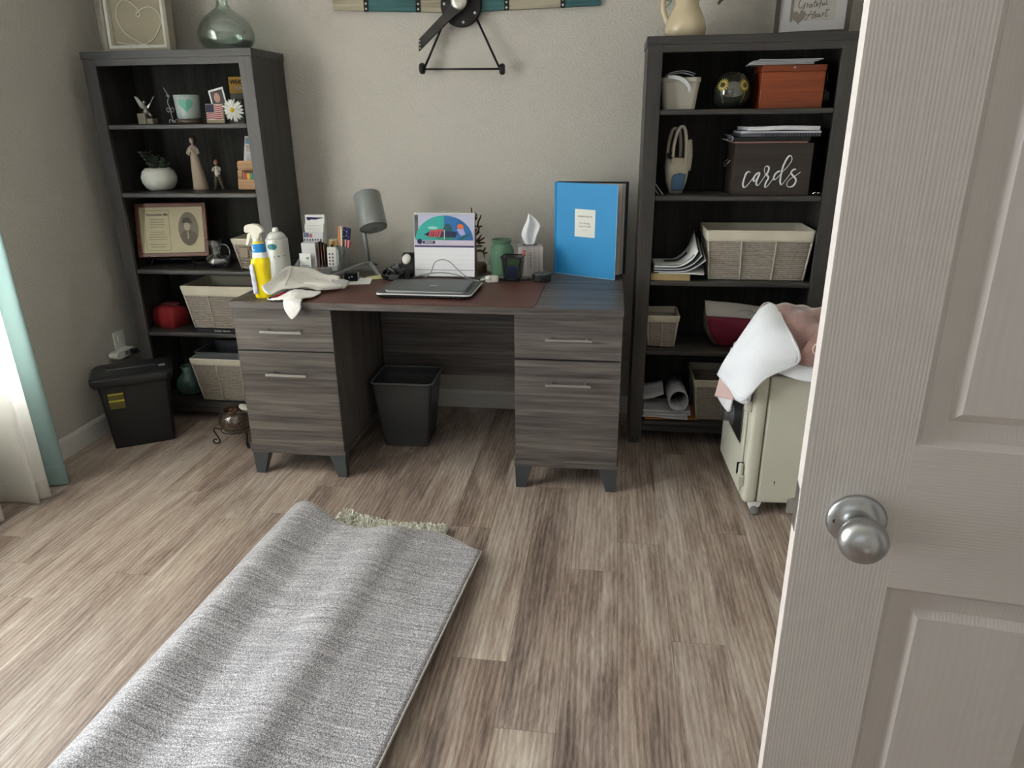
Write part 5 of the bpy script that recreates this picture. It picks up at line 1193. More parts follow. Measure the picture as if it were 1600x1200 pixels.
build('trigger', S().loft([[(x-w_, -.007, z), (x+w_, -.007, z), (x+w_, .007, z), (x-w_, .007, z)] for x, z, w_ in ((-.024, .250, .007), (-.028, .236, .007), (-.033, .220, .006), (-.038, .207, .005), (-.039, .204, .004))]), mat('warm white plastic', (1, 1, 1)), t, bevel=.002)

t = thing('aerosol_can', 'tall white aerosol can with a teal oval badge behind spray bottle', 'aerosol can', (.082, -.545, Z))
build('can_body', S().lathe([(0, 0), (.043, 0), (.045, .003), (.045, .192), (.042, .196), (0, .196)], 40), mat('can paper white', srgb(206, 208, 202), .3, .2, var=.04, vscale=3), t, smooth=False)
smooth_angle(t.children[0])
build('can_shoulder', S().lathe([(0, .1962), (.039, .1962), (.039, .201), (.033, .212), (.022, .220), (.015, .221), (0, .221)], 36), mat('can dome', srgb(206, 206, 200), .25), t, smooth=True)
build('nozzle', S().lathe([(0, .2212), (.0135, .2212), (.0125, .232), (.009, .238), (0, .239)], 20), WHITE, t, smooth=True)
build('teal_badge', wrapped([(.021*math.cos(2*math.pi*k/24), .0125*math.sin(2*math.pi*k/24)) for k in range(24)], .045, .166, R(-4), .0015, .003), mat('teal badge', srgb(40, 116, 124), .4), t)
for z, w_, c in ((.122, .022, srgb(128, 142, 100)), (.128, .022, srgb(150, 160, 128)), (.101, .026, srgb(150, 152, 150)), (.092, .03, srgb(178, 180, 176)), (.080, .03, srgb(140, 142, 142)), (.070, .028, srgb(178, 180, 176)), (.056, .03, srgb(150, 152, 150)), (.044, .028, srgb(170, 172, 168))):
    build('label_line', wrapped([(-w_, -.0016), (0, -.0016), (w_, -.0016), (w_, .0016), (0, .0016), (-w_, .0016)], .045, z, R(4), .0006, .001), mat('label tone %.3f' % z, c, .5), t)
build('dark_stripe', wrapped([(-.004, -.0018), (.02, -.0018), (.03, -.0018), (.03, .0018), (.02, .0018), (-.004, .0018)], .045, .128, R(26), .001, .001), INK, t)

# crumpled white glove-like bag and the printed cloth under it
BAGM = mat('soft white vinyl', srgb(240, 238, 230), .35, bump=.35, bscale=18, bdist=.01, spec=.5)
bag = [
 [(0.160,-0.690,0.756),(0.160,-0.610,0.756),(0.170,-0.570,0.756),(0.222,-0.560,0.756),(0.288,-0.570,0.756),(0.350,-0.580,0.756)],
 [(0.160,-0.735,0.808),(0.150,-0.655,0.826),(0.160,-0.600,0.834),(0.222,-0.570,0.817),(0.288,-0.575,0.801),(0.356,-0.585,0.791)],
 [(0.146,-0.804,0.812),(0.166,-0.720,0.826),(0.185,-0.660,0.824),(0.238,-0.635,0.806),(0.297,-0.620,0.787),(0.362,-0.620,0.780)],
 [(0.136,-0.824,0.794),(0.166,-0.776,0.800),(0.205,-0.722,0.806),(0.252,-0.698,0.789),(0.306,-0.680,0.776),(0.376,-0.655,0.768)],
 [(0.160,-0.832,0.772),(0.182,-0.806,0.776),(0.215,-0.758,0.785),(0.264,-0.722,0.778),(0.305,-0.694,0.762),(0.350,-0.672,0.757)]]
bt = thing('white_bag', 'crumpled soft white vinyl bag heaped at the left end of the desk', 'bag', (0, 0, 0))
bg = refine([[Vector(p) for p in r] for r in bag], 4)
for i, r in enumerate(bg):
    for j, p in enumerate(r):
        if i > 3: p.z += .004*math.sin(j*.9+i*.6)+.003*math.sin(i*1.3-j*.35); p.z = max(p.z, .757)
build('bag_sheet', S().sheet(bg, .006, 1), BAGM, bt, smooth=True)
build('bag_finger', S().tube(smooth_path([(.225, -.690, .778), (.27, -.684, .778), (.32, -.674, .772), (.362, -.655, .768), (.385, -.640, .766)], 5), [.012, .013, .014, .015, .0155, .016, .016, .016, .016, .0155, .015, .0145, .014, .0135, .013, .012, .011, .010, .008, .006, .003], 12), BAGM, bt, smooth=True)
build('ridge_fold', S().tube(smooth_path([(.200, -.765, .792), (.198, -.735, .812), (.192, -.70, .824), (.176, -.65, .832), (.165, -.61, .836)], 5), [.004+.0035*math.sin(math.pi*k/20) for k in range(21)], 8), BAGM, bt, smooth=True)
build('grey_end', S().sheet([[(.330, -.600, .790), (.370, -.600, .786), (.392, -.585, .776)], [(.335, -.625, .784), (.375, -.625, .778), (.400, -.610, .768)], [(.345, -.650, .770), (.372, -.655, .762), (.392, -.640, .757)]], .004, 3), mat('pale grey lining', srgb(190, 192, 192), .5), bt, smooth=True)
CLO = mat('white cotton print', srgb(238, 236, 232), .85, bump=.8, bscale=60, var=.07, vscale=30, bdist=.004)
cl = thing('dish_cloth', 'white printed cloth with red stripes under the bag, corner hanging over drawer', 'cloth', (0, 0, 0))
cloth = [
 [(0.165,-0.720,0.752),(0.175,-0.720,0.752),(0.191,-0.720,0.753),(0.222,-0.700,0.753),(0.265,-0.680,0.752),(0.296,-0.665,0.752)],
 [(0.158,-0.790,0.752),(0.175,-0.785,0.756),(0.206,-0.775,0.765),(0.242,-0.765,0.776),(0.280,-0.745,0.766),(0.326,-0.722,0.756)],
 [(0.146,-0.818,0.7505),(0.172,-0.838,0.7515),(0.218,-0.848,0.757),(0.262,-0.848,0.760),(0.292,-0.825,0.757),(0.322,-0.785,0.754)]]
cg = refine([[Vector(p) for p in r] for r in cloth], 5)
for i, r in enumerate(cg):
    for j, p in enumerate(r): p.z += .0022*abs(math.sin(j*1.1+i*.3)) if i > 2 else 0
build('cloth_sheet', S().sheet(cg, .003, 1), CLO, cl, smooth=True)
tl = [[(.226, -.838, .760), (.262, -.840, .763), (.298, -.832, .759)], [(.232, -.862, .752), (.266, -.867, .752), (.302, -.862, .750)], [(.238, -.8715, .728), (.268, -.8745, .724), (.303, -.8715, .730)], [(.250, -.8725, .704), (.266, -.8745, .696), (.286, -.8725, .706)], [(.258, -.872, .694), (.264, -.873, .689), (.272, -.872, .694)]]
build('hanging_corner', S().sheet(tl, .003, 4), CLO, cl, smooth=True)
def cl_at(x, y):
    best = min((p for r in cg for p in r), key=lambda p: (p.x-x)**2+(p.y-y)**2); return (x, y, best.z+.0032)
build('red_stripe', S().tube([cl_at(.196, -.775), cl_at(.190, -.79), cl_at(.182, -.805), cl_at(.176, -.820)], .0034, 6), RED, cl)
build('red_stripe', S().tube([cl_at(.206, -.775), cl_at(.200, -.79), cl_at(.196, -.805), cl_at(.188, -.822)], .0026, 6), RED, cl)
build('navy_stripe', S().tube([cl_at(.180, -.79), cl_at(.170, -.803), cl_at(.160, -.816), cl_at(.158, -.826)], .003, 6), NAVY, cl)

# acrylic tray and mail
t = thing('acrylic_tray', 'clear acrylic desk tray holding mail, cards and pens', 'desk tray', (.153, -.256, Z), R(6))
w2, d2 = .098, .108
build('base', S().box(-w2, w2, -d2, d2, 0, .003), ACRY, t)
build('front_wall', S().box(-w2, w2, -d2-.003, -d2, 0, .046), ACRY, t)
build('back_wall', S().box(-w2, w2, d2, d2+.003, 0, .100), ACRY, t)
for a in (-w2-.003, w2): build('side_wall', S().prism([(-d2, 0), (d2, 0), (d2, .100), (-d2, .046)], 'x', a, a+.003), ACRY, t)
ZT = Z+.0036
def upright(name, label, cat, x, y, w_, h_, m, thick=.0012, tilt=-8, rz=4, z=ZT, ry=0, group=None):
    o = thing(name, label, cat, (x, y, z), rot=(R(tilt), R(ry), R(rz)), group=group)
    build('sheet', S().box(-w_/2, w_/2, -thick/2, thick/2, 0, h_), m, o)
    return o
o = upright('business_card', 'upright business card with green emblem at the tray front', 'card', .0875, -.304, .052, .085, PAPER, tilt=-6)
build('green_emblem', S().prism([(.006, .068), (.013, .066), (.019, .071), (.015, .062), (.016, .054), (.011, .060), (.006, .061)], 'y', -.0014, -.0008), mat('emblem green', srgb(20, 110, 90), .5), o)
for k in range(3): build('text_line', S().box(-.018, .020, -.0012, -.0007, .012+.009*k, .0145+.009*k), GINK, o)
o = thing('white_carton', 'small white carton in the acrylic tray behind the business card', 'carton', (.0995, -.262, ZT), R(4))
build('carton_body', S().box(-.034, .030, -.016, .016, 0, .128), mat('carton white', srgb(216, 216, 218), .6), o, bevel=.001)
for k in range(3):
    o = upright('booklet', ('leftmost dark booklet beside the white carton', 'middle dark brown booklet beside the carton', 'rightmost dark booklet beside the carton')[k], 'booklet', .143+.012*k, -.255+.002*k, .004, .132-.006*k, mat('dark brown booklet', srgb(48, 38, 34), .5), thick=.045, tilt=-3)
    build('page_edge', S().box(-.0012, .0012, -.0235, -.0227, .004, .124-.006*k), mat('reddish edge', srgb(120, 74, 60), .6), o)
for k, (lab, dy, hh, w_) in enumerate((('short striped letter at the front of the mail pile', 0, .170, .092), ('opened letter with lines in the mail pile', .014, .205, .088), ('tallest mail piece with a navy printed banner', .024, .244, .090), ('cream backed envelope at the back of mail pile', .032, .236, .090), ('last envelope against the tray back wall', .039, .222, .088))):
    o = upright('letter', lab, 'letter', .105+.002*k, -.236+dy, w_, hh, (PAPER2, PAPER, PAPER, CREAM, PAPER2)[k], thick=.0022, tilt=-5, rz=3)
    if k == 0:
        build('blue_print', S().box(-.044, -.02, -.0019, -.0012, .146, .166), mat('slate print', srgb(92, 104, 140), .6), o); build('red_print', S().box(-.018, -.004, -.0019, -.0012, .146, .162), mat('dull red print', srgb(168, 112, 112), .6), o)
        for j in range(7): build('black_bar', S().box(-.043+.0125*j, -.037+.0125*j, -.0019, -.0012, .131, .139), INK, o)
    if k == 1:
        for j in range(7): build('text_line', S().box(-.036, .036, -.0017, -.0012, .196-.006*j, .1968-.006*j), GINK, o)
    if k == 2:
        s = S(); rnd = random.Random(2)
        s.prism([(-.038, .224), (-.037, .234), (.034, .231), (.041, .2285), (.02, .226), (.004, .222), (-.016, .223), (-.030, .218)], 'y', -.0019, -.0012)
        build('navy_banner', s, NAVY, o)
o = thing('ceramic_mug', 'cream cup with orange print behind the mail in the tray', 'cup', (.182, -.181, Z+.035), 0)
o.location.z = ZT
build('cup_body', S().lathe([(0, 0), (.019, 0), (.022, .01), (.0235, .132), (.0215, .132), (.020, .012), (0, .008)], 28), mat('cream cup', srgb(206, 196, 172), .4), o, smooth=True)
build('orange_print', wrapped([(-.008, -.009), (0, -.011), (.008, -.009), (.009, .009), (0, .011), (-.009, .009)], .0235, .116, R(14), .0015, .002), mat('orange print', srgb(214, 146, 40), .5), o)
o = thing('phone_handset', 'white cordless handset with two rows of dark keys standing in tray', 'phone', (.204, -.270, ZT+.0013), rot=(R(-6), 0, R(6)))
build('handset_body', S().box(-.0215, .0215, -.011, .011, 0, .108), WHITE, o, bevel=.004, seg=3)
build('handset_side', S().box(.0217, .0315, -.009, .012, 0, .096), mat('handset grey', srgb(168, 170, 168), .5), o, bevel=.001)
build('antenna_stub', S().box(-.006, .006, .003, .010, .1082, .120), BLACK, o, bevel=.002)
for r_ in range(4):
    for c in range(2): build('key', S().box(-.010+.014*c-.0035, -.010+.014*c+.0035, -.0122, -.0112, .028+.015*r_, .036+.015*r_), mat('key grey', srgb(84, 90, 100), .5), o, bevel=.0006)
o = thing('small_flag', 'little stars and stripes flag standing in the acrylic tray', 'flag', (.220, -.213, ZT+.0075), rot=(R(-3), R(7), 0))
build('stick', S().tube([(0, 0, 0), (0, 0, .186)], .0016, 6), mat('pale stick', srgb(200, 180, 140), .6), o)
build('canton', S().sheet([[(.002+.036*i/4, .004*math.sin(i*1.5), z) for i in range(5)] for z in (.130, .155, .184)], .001, 2), NAVY, o, smooth=True)
for i in range(6):
    build('star', S().ell((.008+.011*(i % 3), -.003+.001*(i % 2), .142+.024*(i//3)+.006*(i % 2)), (.0022, .0015, .0022), 6), PAPER, o)
for i in range(5):
    x = .004+.0072*i
    build('stripe', S().sheet([[(x+.0066*j, .004*math.sin((x+.0066*j)*230), .130-.001*i), (x+.0066*j, .004*math.sin((x+.0066*j)*230)+.002, .105), (x+.0066*j-.002, .004*math.sin((x+.0066*j)*230), .084+.003*i)] for j in (0, 1)], .001, 2), RED if i % 2 == 0 else PAPER, o, smooth=True)
o = thing('feather_pen', 'orange and white striped paper fan beside the little flag', 'paper fan', (.216, -.217, ZT+.0075), rot=(R(-2), R(3), 0))
build('orange_band', S().sheet([[(-.006, 0, .10), (.006, 0, .10)], [(-.005, -.002, .14), (.008, -.001, .14)], [(-.002, 0, .188), (.006, 0, .190)]], .0015, 3), mat('orange paper', srgb(224, 150, 92), .7), o, smooth=True)
build('white_band', S().sheet([[(.0065, 0, .08), (.014, 0, .08)], [(.0085, -.001, .14), (.015, -.001, .14)], [(.0065, 0, .190), (.014, 0, .186)]], .0015, 3), PAPER, o, smooth=True)
build('handle', S().tube([(0, 0, 0), (.001, 0, .1)], .002, 6), WHITE, o)
for k, (x, c) in enumerate(((.12, srgb(206, 200, 190)), (.165, srgb(214, 160, 120)), (.21, srgb(190, 186, 180)))):
    tag(build('note_slip', S().box(-.024, .024, -.010, .010, 0, .030-.004*(k % 2)), mat('slip %d' % k, c, .6), loc=(x-.012, -.338, ZT), rot=(0, 0, R(6)), bevel=.002), ('pale note pad lying at the front left of tray', 'peach coloured soap bar at the front of tray', 'pale note pad lying at the front right of tray')[k], 'note pad')
o = thing('glass_tumbler', 'pale green ribbed glass tumbler behind the tray, right of flag', 'glass', (.2245, -.213, ZT))
build('tumbler_wall', S().lathe([(0, 0), (.019, 0), (.0215, .105), (.0195, .105), (.017, .006), (0, .006)], 28), thin_glass('greenish tumbler', (.70, .76, .72), .12, .06, .35, (.55, .6, .56)), o, smooth=True)

# lamp
LG = mat('grey powder coat', srgb(132, 136, 134), .38, .25)
t = thing('desk_lamp', 'grey tripod desk lamp with a tilted cylinder shade', 'lamp', (.368, -.262, Z))
hub = Vector((.006, .0, .048))
for ex, ey in ((-.142, -.162), (.080, -.092), (-.010, .150)):
    e_ = Vector((ex, ey, .004)); d_ = (e_-hub).normalized(); sd = d_.cross(Vector((0, 0, 1))).normalized()
    lo = []
    for q, w_, h_ in ((0, .009, .007), (1, .0065, .004)):
        c = hub.lerp(e_, q); lo.append([c+sd*w_+Vector((0, 0, h_)), c-sd*w_+Vector((0, 0, h_)), c-sd*w_-Vector((0, 0, min(h_, c.z))), c+sd*w_-Vector((0, 0, min(h_, c.z)))])
    build('leg', S().loft(lo), LG, t, bevel=.001)
build('stem', S().tube([(.006, 0, .034), (.003, -.012, .100), (.000, -.022, .215)], .0095, 16), LG, t, smooth=True)
ax = Vector((.277, -.44, -.855)).normalized(); T0 = Vector((.390-.368, -.272+.262, 1.092-Z))
Mq = ax.to_track_quat('Z', 'Y').to_matrix().to_4x4()
sh = build('lamp_shade', S().lathe([(0, 0), (.054, 0), (.058, .004), (.060, .012), (.060, .158), (.0575, .158), (.0575, .150), (0, .150)], 48, T0, Mq), LG, t)
smooth_angle(sh, 30)
build('diffuser', S().lathe([(0, .1502), (.0565, .1502), (.0565, .1535), (0, .1535)], 40, T0, Mq), mat('lamp diffuser', srgb(160, 164, 162), .5), t)
build('switch', S().lathe([(0, .1537), (.017, .1537), (.015, .156), (0, .156)], 24, T0+Mq.to_3x3() @ Vector((.006, -.01, 0)), Mq), mat('switch ring', srgb(120, 124, 122), .4), t)
build('pivot', S().tube([T0+ax*.112+Vector((-.028, .045, -.01)), Vector((0, -.022, .213))], .0095, 12), LG, t, smooth=True)

# small desk items
o = thing('note_pad', 'white note pad under the small black gadget on the desk', 'note pad', (.385, -.475, ZP), R(12))
build('pages', S().box(-.062, .062, -.055, .055, 0, .004), PAPER, o)
o = thing('black_gadget', 'small glossy black cube gadget on the white note pad', 'gadget', (.366, -.480, ZP+.0045), R(8))
build('gadget_body', S().box(-.029, .029, -.017, .017, 0, .040), mat('gloss black', (.012, .012, .013), .08), o, bevel=.006, seg=3)
build('silver_side', S().box(.0292, .0312, -.012, .012, .006, .036), STEEL, o)
for x in (-.006, .006): build('lens_dot', S().ell((x, -.0172, .018+.003*(x > 0)), (.0028, .001, .0028), 10), RIV, o)
tag(build('sticky_note', S().sheet([[(-.035, -.03, 0), (.035, -.03, .001)], [(-.035, .03, .001), (.035, .03, .006)]], .0012, 2), mat('pale yellow paper', srgb(206, 204, 150), .8), loc=(.440, -.395, ZP+.001), rot=(0, 0, R(20))), 'pale yellow slip of paper lying under the lamp foot', 'paper slip')
for k, (x, y, rz) in enumerate(((.475, -.345, 10), (.52, -.31, -8))):
    tag(build('paper_sheet', S().box(-.05, .05, -.03, .03, 0, .0009), mat('grey receipt', srgb(150, 156, 150), .7), loc=(x, y, H+.0032+.0012*k), rot=(0, 0, R(rz))), ('grey receipt lying right of the lamp foot', 'second grey receipt partly below the black camera')[k], 'receipt')
o = thing('camera', 'black camera with neck strap heaped beside the calendar', 'camera', (.552, -.412, ZP+.001), R(-18))
build('camera_body', S().box(-.045, .045, -.022, .025, 0, .050), mat('camera black', srgb(28, 27, 27), .5, bump=.5, bscale=300), o, bevel=.006, seg=3)
build('prism_hump', S().loft([rrect(.050, .040, .008, .0502, 3), rrect(.030, .026, .006, .066, 3)]), BLACK, o, bevel=.001)
build('lens', S().lathe([(0, 0), (.022, 0), (.022, .018), (.018, .020), (.016, .012), (0, .012)], 28, (-.006, -.022, .026), MY), BLACK, o)
for k in range(3):
    P = smooth_path([(-.045, 0, .04), (-.065-.004*k, -.015, .030-.008*k), (-.055, -.036-.004*k, .012+.004*k), (-.015, -.050, .008+.006*k), (.025, -.046, .012+.006*k), (.048, -.02, .036)], 4)
    lo = []
    for i, p in enumerate(P):
        tg_ = (P[min(i+1, len(P)-1)]-P[max(i-1, 0)]).normalized(); n_ = tg_.cross(Vector((0, 0, 1))).normalized(); lo.append([p+n_*.001+Vector((0, 0, -.006)), p+n_*.001+Vector((0, 0, .006)), p-n_*.001+Vector((0, 0, .006)), p-n_*.001+Vector((0, 0, -.006))])
    build('strap', S().loft(lo), BLACK, o, smooth=True)
o = thing('pencil', 'short pencil stub with white end on the desk pad left of laptops', 'pencil', (.545, -.485, ZP+.0042), R(28))
build('shaft', S().lathe([(0, 0), (.0035, 0), (.0035, .055), (0, .055)], 8, (0, 0, 0), MX), mat('pencil white', srgb(214, 206, 204), .5), o)
build('tip', S().lathe([(0, -.014), (.0034, 0-.0002), (0, -.0001)], 8, (0, 0, 0), MX), mat('pencil red', srgb(150, 84, 76), .6), o)
o = thing('telephone_base', 'black wedge shaped base with an oval white handset, left of calendar', 'telephone', (.574, -.318, ZP), 0)
build('wedge_base', S().prism([(-.038, 0), (.045, 0), (.045, .090), (.026, .096), (.004, .088), (-.030, .048)], 'x', -.030, .031), BLACK, o, bevel=.004, seg=3)
build('white_dial', S().ell((-.004, -.018, .074), (.020, .010, .024), 18, Matrix.Rotation(R(-34), 3, 'X')), WHITE, o, smooth=True)

# calendar
t = thing('desk_calendar', 'spiral bound March calendar with aeroplane picture behind the laptops', 'calendar', (.741, -.352, ZP))
cw, chh, dl = .133, .272, .060
Mc = Matrix.Rotation(R(-9), 4, 'X')
def cpage(y, x0, x1, z0, z1, th=.0008): return S().box(x0, x1, y-th, y, z0, z1, Mc)
build('front_page', cpage(0, -cw, cw, .004, chh), mat('calendar page', srgb(250, 251, 254), .5), t)
Mb = Matrix.Translation((0, .088, 0)) @ Matrix.Rotation(R(9.4), 4, 'X')
build('stand_board', S().box(-cw, cw, 0, .0015, .0, chh, Mb), mat('stand card', srgb(138, 132, 124), .8), t)
build('stand_floor', S().box(-cw, cw, .0, .087, 0, .0015), mat('stand card', (1, 1, 1)), t)
for k in range(30):
    x = -cw+.008+k*.0085
    if abs(x) < .012: continue
    build('coil', S().tube([(x, .042+.006*math.cos(a), chh-.006+.007*math.sin(a)) for a in [i*1.05 for i in range(6)]], .0009, 4, True), WHITE, t)
build('hook', S().tube([(.012*math.cos(a), .040, chh-.003+.009*math.sin(a)) for a in [i*.42 for i in range(8)]], .0012, 5), WHITE, t)
pic0, pic1 = .128, .268
pg = build('picture', cpage(-.0009, -cw+.002, cw-.002, pic0, pic1), mat('picture lilac ground', srgb(196, 196, 220), .4), t)
build('apron_band', cpage(-.0014, -cw+.002, cw-.002, pic0, pic0+.032, .0004), mat('picture tarmac', srgb(216, 206, 222), .4), pg)
build('dark_band', cpage(-.0019, -cw+.002, cw-.002, pic0, pic0+.008, .0004), mat('picture purple band', srgb(92, 88, 128), .4), pg)
build('grey_post', cpage(-.0019, -cw+.002, -cw+.018, pic0+.040, pic1-.004, .0004), mat('picture post', srgb(84, 92, 86), .4), pg)
def arc(cx, cz, rx, rz, a0, a1, n=22, close=None): 
    P = [(cx+rx*math.cos(R(a0+(a1-a0)*k/n)), cz+rz*math.sin(R(a0+(a1-a0)*k/n))) for k in range(n+1)]
    return P+(close or [])
def cflat(name, P, y, m, par):
    s = S().prism(P, 'y', y-.0004, y); s.v = [tuple(Mc @ Vector(v)) for v in s.v]; return build(name, s, m, par)
cz = pic0+.030
cflat('nose_teal', arc(.0, cz, .127, .104, 90, 180, 20, [(0, cz)]), -.0020, mat('picture teal', srgb(60, 176, 166), .35), pg)
cflat('nose_blue', arc(.0, cz, .127, .104, 0, 90, 20, [(0, cz)]), -.0020, mat('picture blue', srgb(50, 114, 176), .35), pg)
cflat('teal_gloss', arc(-.05, cz+.052, .022, .007, 0, 360, 16), -.0025, mat('picture gloss', srgb(150, 214, 206), .35), pg)
cflat('green_field', [(-.03, cz+.004), (.04, cz+.004), (.06, cz+.020), (.0, cz+.030), (-.04, cz+.020)], -.0025, mat('picture green', srgb(58, 150, 110), .35), pg)
cflat('dark_panel', arc(.016, cz+.040, .020, .030, 0, 360, 18), -.0025, mat('picture slate', srgb(52, 96, 104), .35), pg)
cflat('window_strip', [(-.09, cz+.024), (-.068, cz+.016), (-.03, cz+.014), (.05, cz+.012), (.058, cz+.034), (.044, cz+.037), (-.06, cz+.037)], -.0030, mat('picture windscreen', srgb(48, 58, 88), .3), pg)
for k in range(5): cflat('red_flag', [(-.070+.011*k, cz+.014), (-.064+.011*k, cz+.012), (-.052+.011*k, cz+.042+.003*(k % 2)), (-.060+.011*k, cz+.044)], -.0035, mat('picture red', srgb(214, 86, 94), .4), pg)
cflat('flag_streamer', [(-.05, cz+.040), (-.01, cz+.048), (.0, cz+.040), (-.04, cz+.034)], -.0036, mat('picture red', (1, 1, 1)), pg)
cflat('white_post', [(.0, cz+.004), (.003, cz+.004), (.003, cz+.044), (.0, cz+.044)], -.0036, PAPER, pg)
cflat('orange_flag', arc(.072, cz+.058, .014, .011, 0, 360, 14), -.0036, mat('picture orange', srgb(232, 112, 52), .4), pg)
cflat('lilac_flag', [(.055, cz+.046), (.084, cz+.052), (.094, cz+.026), (.074, cz+.018)], -.0034, mat('picture lilac', srgb(178, 180, 226), .4), pg)
cflat('green_flag', [(.06, cz+.004), (.10, cz+.024), (.116, cz+.032), (.108, cz+.020), (.072, cz+.0)], -.0038, mat('picture dark green', srgb(30, 104, 84), .4), pg)
cflat('round_seal', arc(-.108, pic0+.024, .0115, .0115, 0, 360, 18), -.0024, NAVY, pg)
cflat('month_banner', [(-.094, pic0+.015), (-.040, pic0+.015), (-.040, pic0+.027), (-.094, pic0+.027)], -.0024, NAVY, pg)
mt_ = text_shape('MARCH', .0105, bold=.0002); mt_.v = [tuple(Mc @ (Vector(v)+Vector((-.067, -.0030, pic0+.021)))) for v in mt_.v]; build('month_name', mt_, PAPER, pg)
for k in range(1, 6): build('grid_line', cpage(-.0009, -cw+.004, cw-.004, .012+.021*k, .0124+.021*k, .0002), mat('faint blue rule', srgb(190, 198, 214), .6), t)
build('footer_line', cpage(-.0009, -cw+.004, cw-.004, .030, .0318, .0003), mat('grey blue rule', srgb(120, 128, 150), .6), t)

# laptops
LAP = mat('laptop lid grey', srgb(92, 96, 98), .42, .3, var=.02, vscale=20)
t = thing('laptop', 'larger closed laptop underneath, black base with silver front edge', 'laptop', (.747, -.625, ZP), R(-1))
build('base', S().loft([rrect(.352, .236, .02, 0, 4), rrect(.376, .252, .02, .006, 4), rrect(.378, .254, .02, .0125, 4)]), mat('laptop black base', srgb(22, 22, 24), .35), t, bevel=.0008)
build('silver_edge', S().loft([rrect(.380, .256, .02, .0126, 4), rrect(.379, .255, .02, .0150, 4), rrect(.372, .248, .02, .0173, 4)]), mat('bright silver plastic', (.80, .80, .80), .32, .5), t)
build('lid', S().loft([rrect(.374, .250, .02, .0174, 4), rrect(.368, .246, .02, .0205, 4)]), LAP, t, bevel=.001)
for k in range(14): build('vent_slot', S().box(-.15+.022*k, -.138+.022*k, -.1276, -.1262, .005, .0088), mat('slot grey dark', srgb(60, 60, 62), .5), t)
t = thing('laptop', 'smaller silver edged grey laptop lying closed on top of the other', 'laptop', (.752, -.648, ZP+.021), R(-.5))
build('base', S().loft([rrect(.312, .186, .014, 0, 4), rrect(.318, .190, .014, .005, 4)]), mat('laptop light base', srgb(224, 226, 226), .3, .3), t, bevel=.0006)
build('hinge_gap', S().loft([rrect(.312, .186, .014, .0051, 4), rrect(.312, .186, .014, .0062, 4)]), BLACK, t)
build('lid', S().loft([rrect(.318, .190, .014, .0063, 4), rrect(.318, .190, .014, .0095, 4), rrect(.313, .186, .014, .0115, 4)]), LAP, t, bevel=.0008)
build('lid_edge', S().loft([rrect(.3188, .1908, .0142, .0066, 4), rrect(.3188, .1908, .0142, .0090, 4)], False, False), STEEL, t)
lg = text_shape('DELL', .016, bold=.0004, ext=.0002); lg.v = [(v[0], v[2], v[1]*0+.0119+(.0002 if v[1] > 0 else 0)) for v in lg.v]; build('lid_logo', lg, mat('logo silver', (.75, .76, .77), .3, .8), t, (.02, -.02, 0))

# cables and charger
o = thing('charging_cable', 'thin grey cable looping up in front of the calendar', 'cable', (0, 0, 0))
build('cable', S().tube(smooth_path([(.702, -.560, .7635+.0225), (.698, -.470, .782), (.703, -.425, .790), (.716, -.418, .824), (.748, -.416, .838), (.782, -.416, .828), (.820, -.418, .792), (.862, -.424, .762), (.892, -.430, .7535), (.908, -.432, .7535)], 6), .0019, 8), mat('grey cable', srgb(150, 152, 154), .45), o, smooth=True)
o = thing('charging_cable', 'second grey cable arching low behind the laptops', 'cable', (0, 0, 0))
build('cable', S().tube(smooth_path([(.640, -.480, .774), (.668, -.440, .776), (.72, -.408, .780), (.79, -.404, .775), (.85, -.412, .760), (.90, -.421, .7520)], 6), .0022, 8), mat('grey cable', (1, 1, 1)), o, smooth=True)
o = thing('power_adapter', 'white power adapter with plug lying right of the laptops', 'power adapter', (.962, -.425, ZP), R(14))
build('adapter_body', S().loft([rrect(.052, .040, .012, 0, 4), rrect(.056, .044, .014, .010, 4), rrect(.052, .040, .014, .024, 4)]), WHITE, o, smooth=False, bevel=.002)
build('plug_end', S().tube([(-.028, -.004, .014), (-.048, -.008, .010)], [.006, .0045], 10), WHITE, o, smooth=True)
build('round_head', S().ell((-.014, -.014, .018), (.014, .012, .012), 14), WHITE, o, smooth=True)
tag(build('paper_slip', S().sheet([[(-.05, -.025, 0), (.05, -.025, .004)], [(-.05, .025, .002), (.05, .025, .003)]], .001, 2), mat('clear grey wrap', srgb(150, 156, 152), .3), loc=(.955, -.352, ZP+.001), rot=(0, 0, R(-8))), 'greyish plastic wrapper lying behind the power adapter', 'wrapper')
tag(build('speaker_cable', S().tube(smooth_path([(.985, -.372, H+.0062), (1.02, -.396, H+.0062), (1.06, -.402, H+.0062), (1.10, -.392, H+.0062), (1.125, -.384, H+.0062), (1.11, -.366, H+.0062)], 5), .0028, 8), BLACK, smooth=True), 'short black cable on the desk between adapter and black puck', 'cord')

# jewellery tree
BRZ = mat('antique bronze', srgb(84, 58, 40), .4, .55)
o = thing('jewellery_tree', 'bronze branching jewellery tree on round wood base, right of calendar', 'jewellery tree', (.869, -.220, Z))
build('wood_base', S().lathe([(0, 0), (.033, 0), (.036, .006), (.036, .034), (.033, .040), (0, .040)], 28), wood('turned walnut', (srgb(74, 56, 38), srgb(104, 82, 58), srgb(124, 100, 74)), 'x', .4), o, smooth=True)
tx = .031
tr = [(-.052+tx, 0, .0356), (-.048+tx, 0, .0676), (-.046+tx, 0, .0926), (-.046+tx, 0, .1286), (-.049+tx, 0, .1626), (-.05+tx, 0, .1986), (-.052+tx, 0, .2376), (-.055+tx, 0, .2646), (-.057+tx, 0, .2846)]
n_ = len(smooth_path(tr, 5))
build('trunk', S().tube(smooth_path(tr, 5), [.0062-.0035*k/n_ for k in range(n_)], 8), BRZ, o, smooth=True)
rnd = random.Random(31)
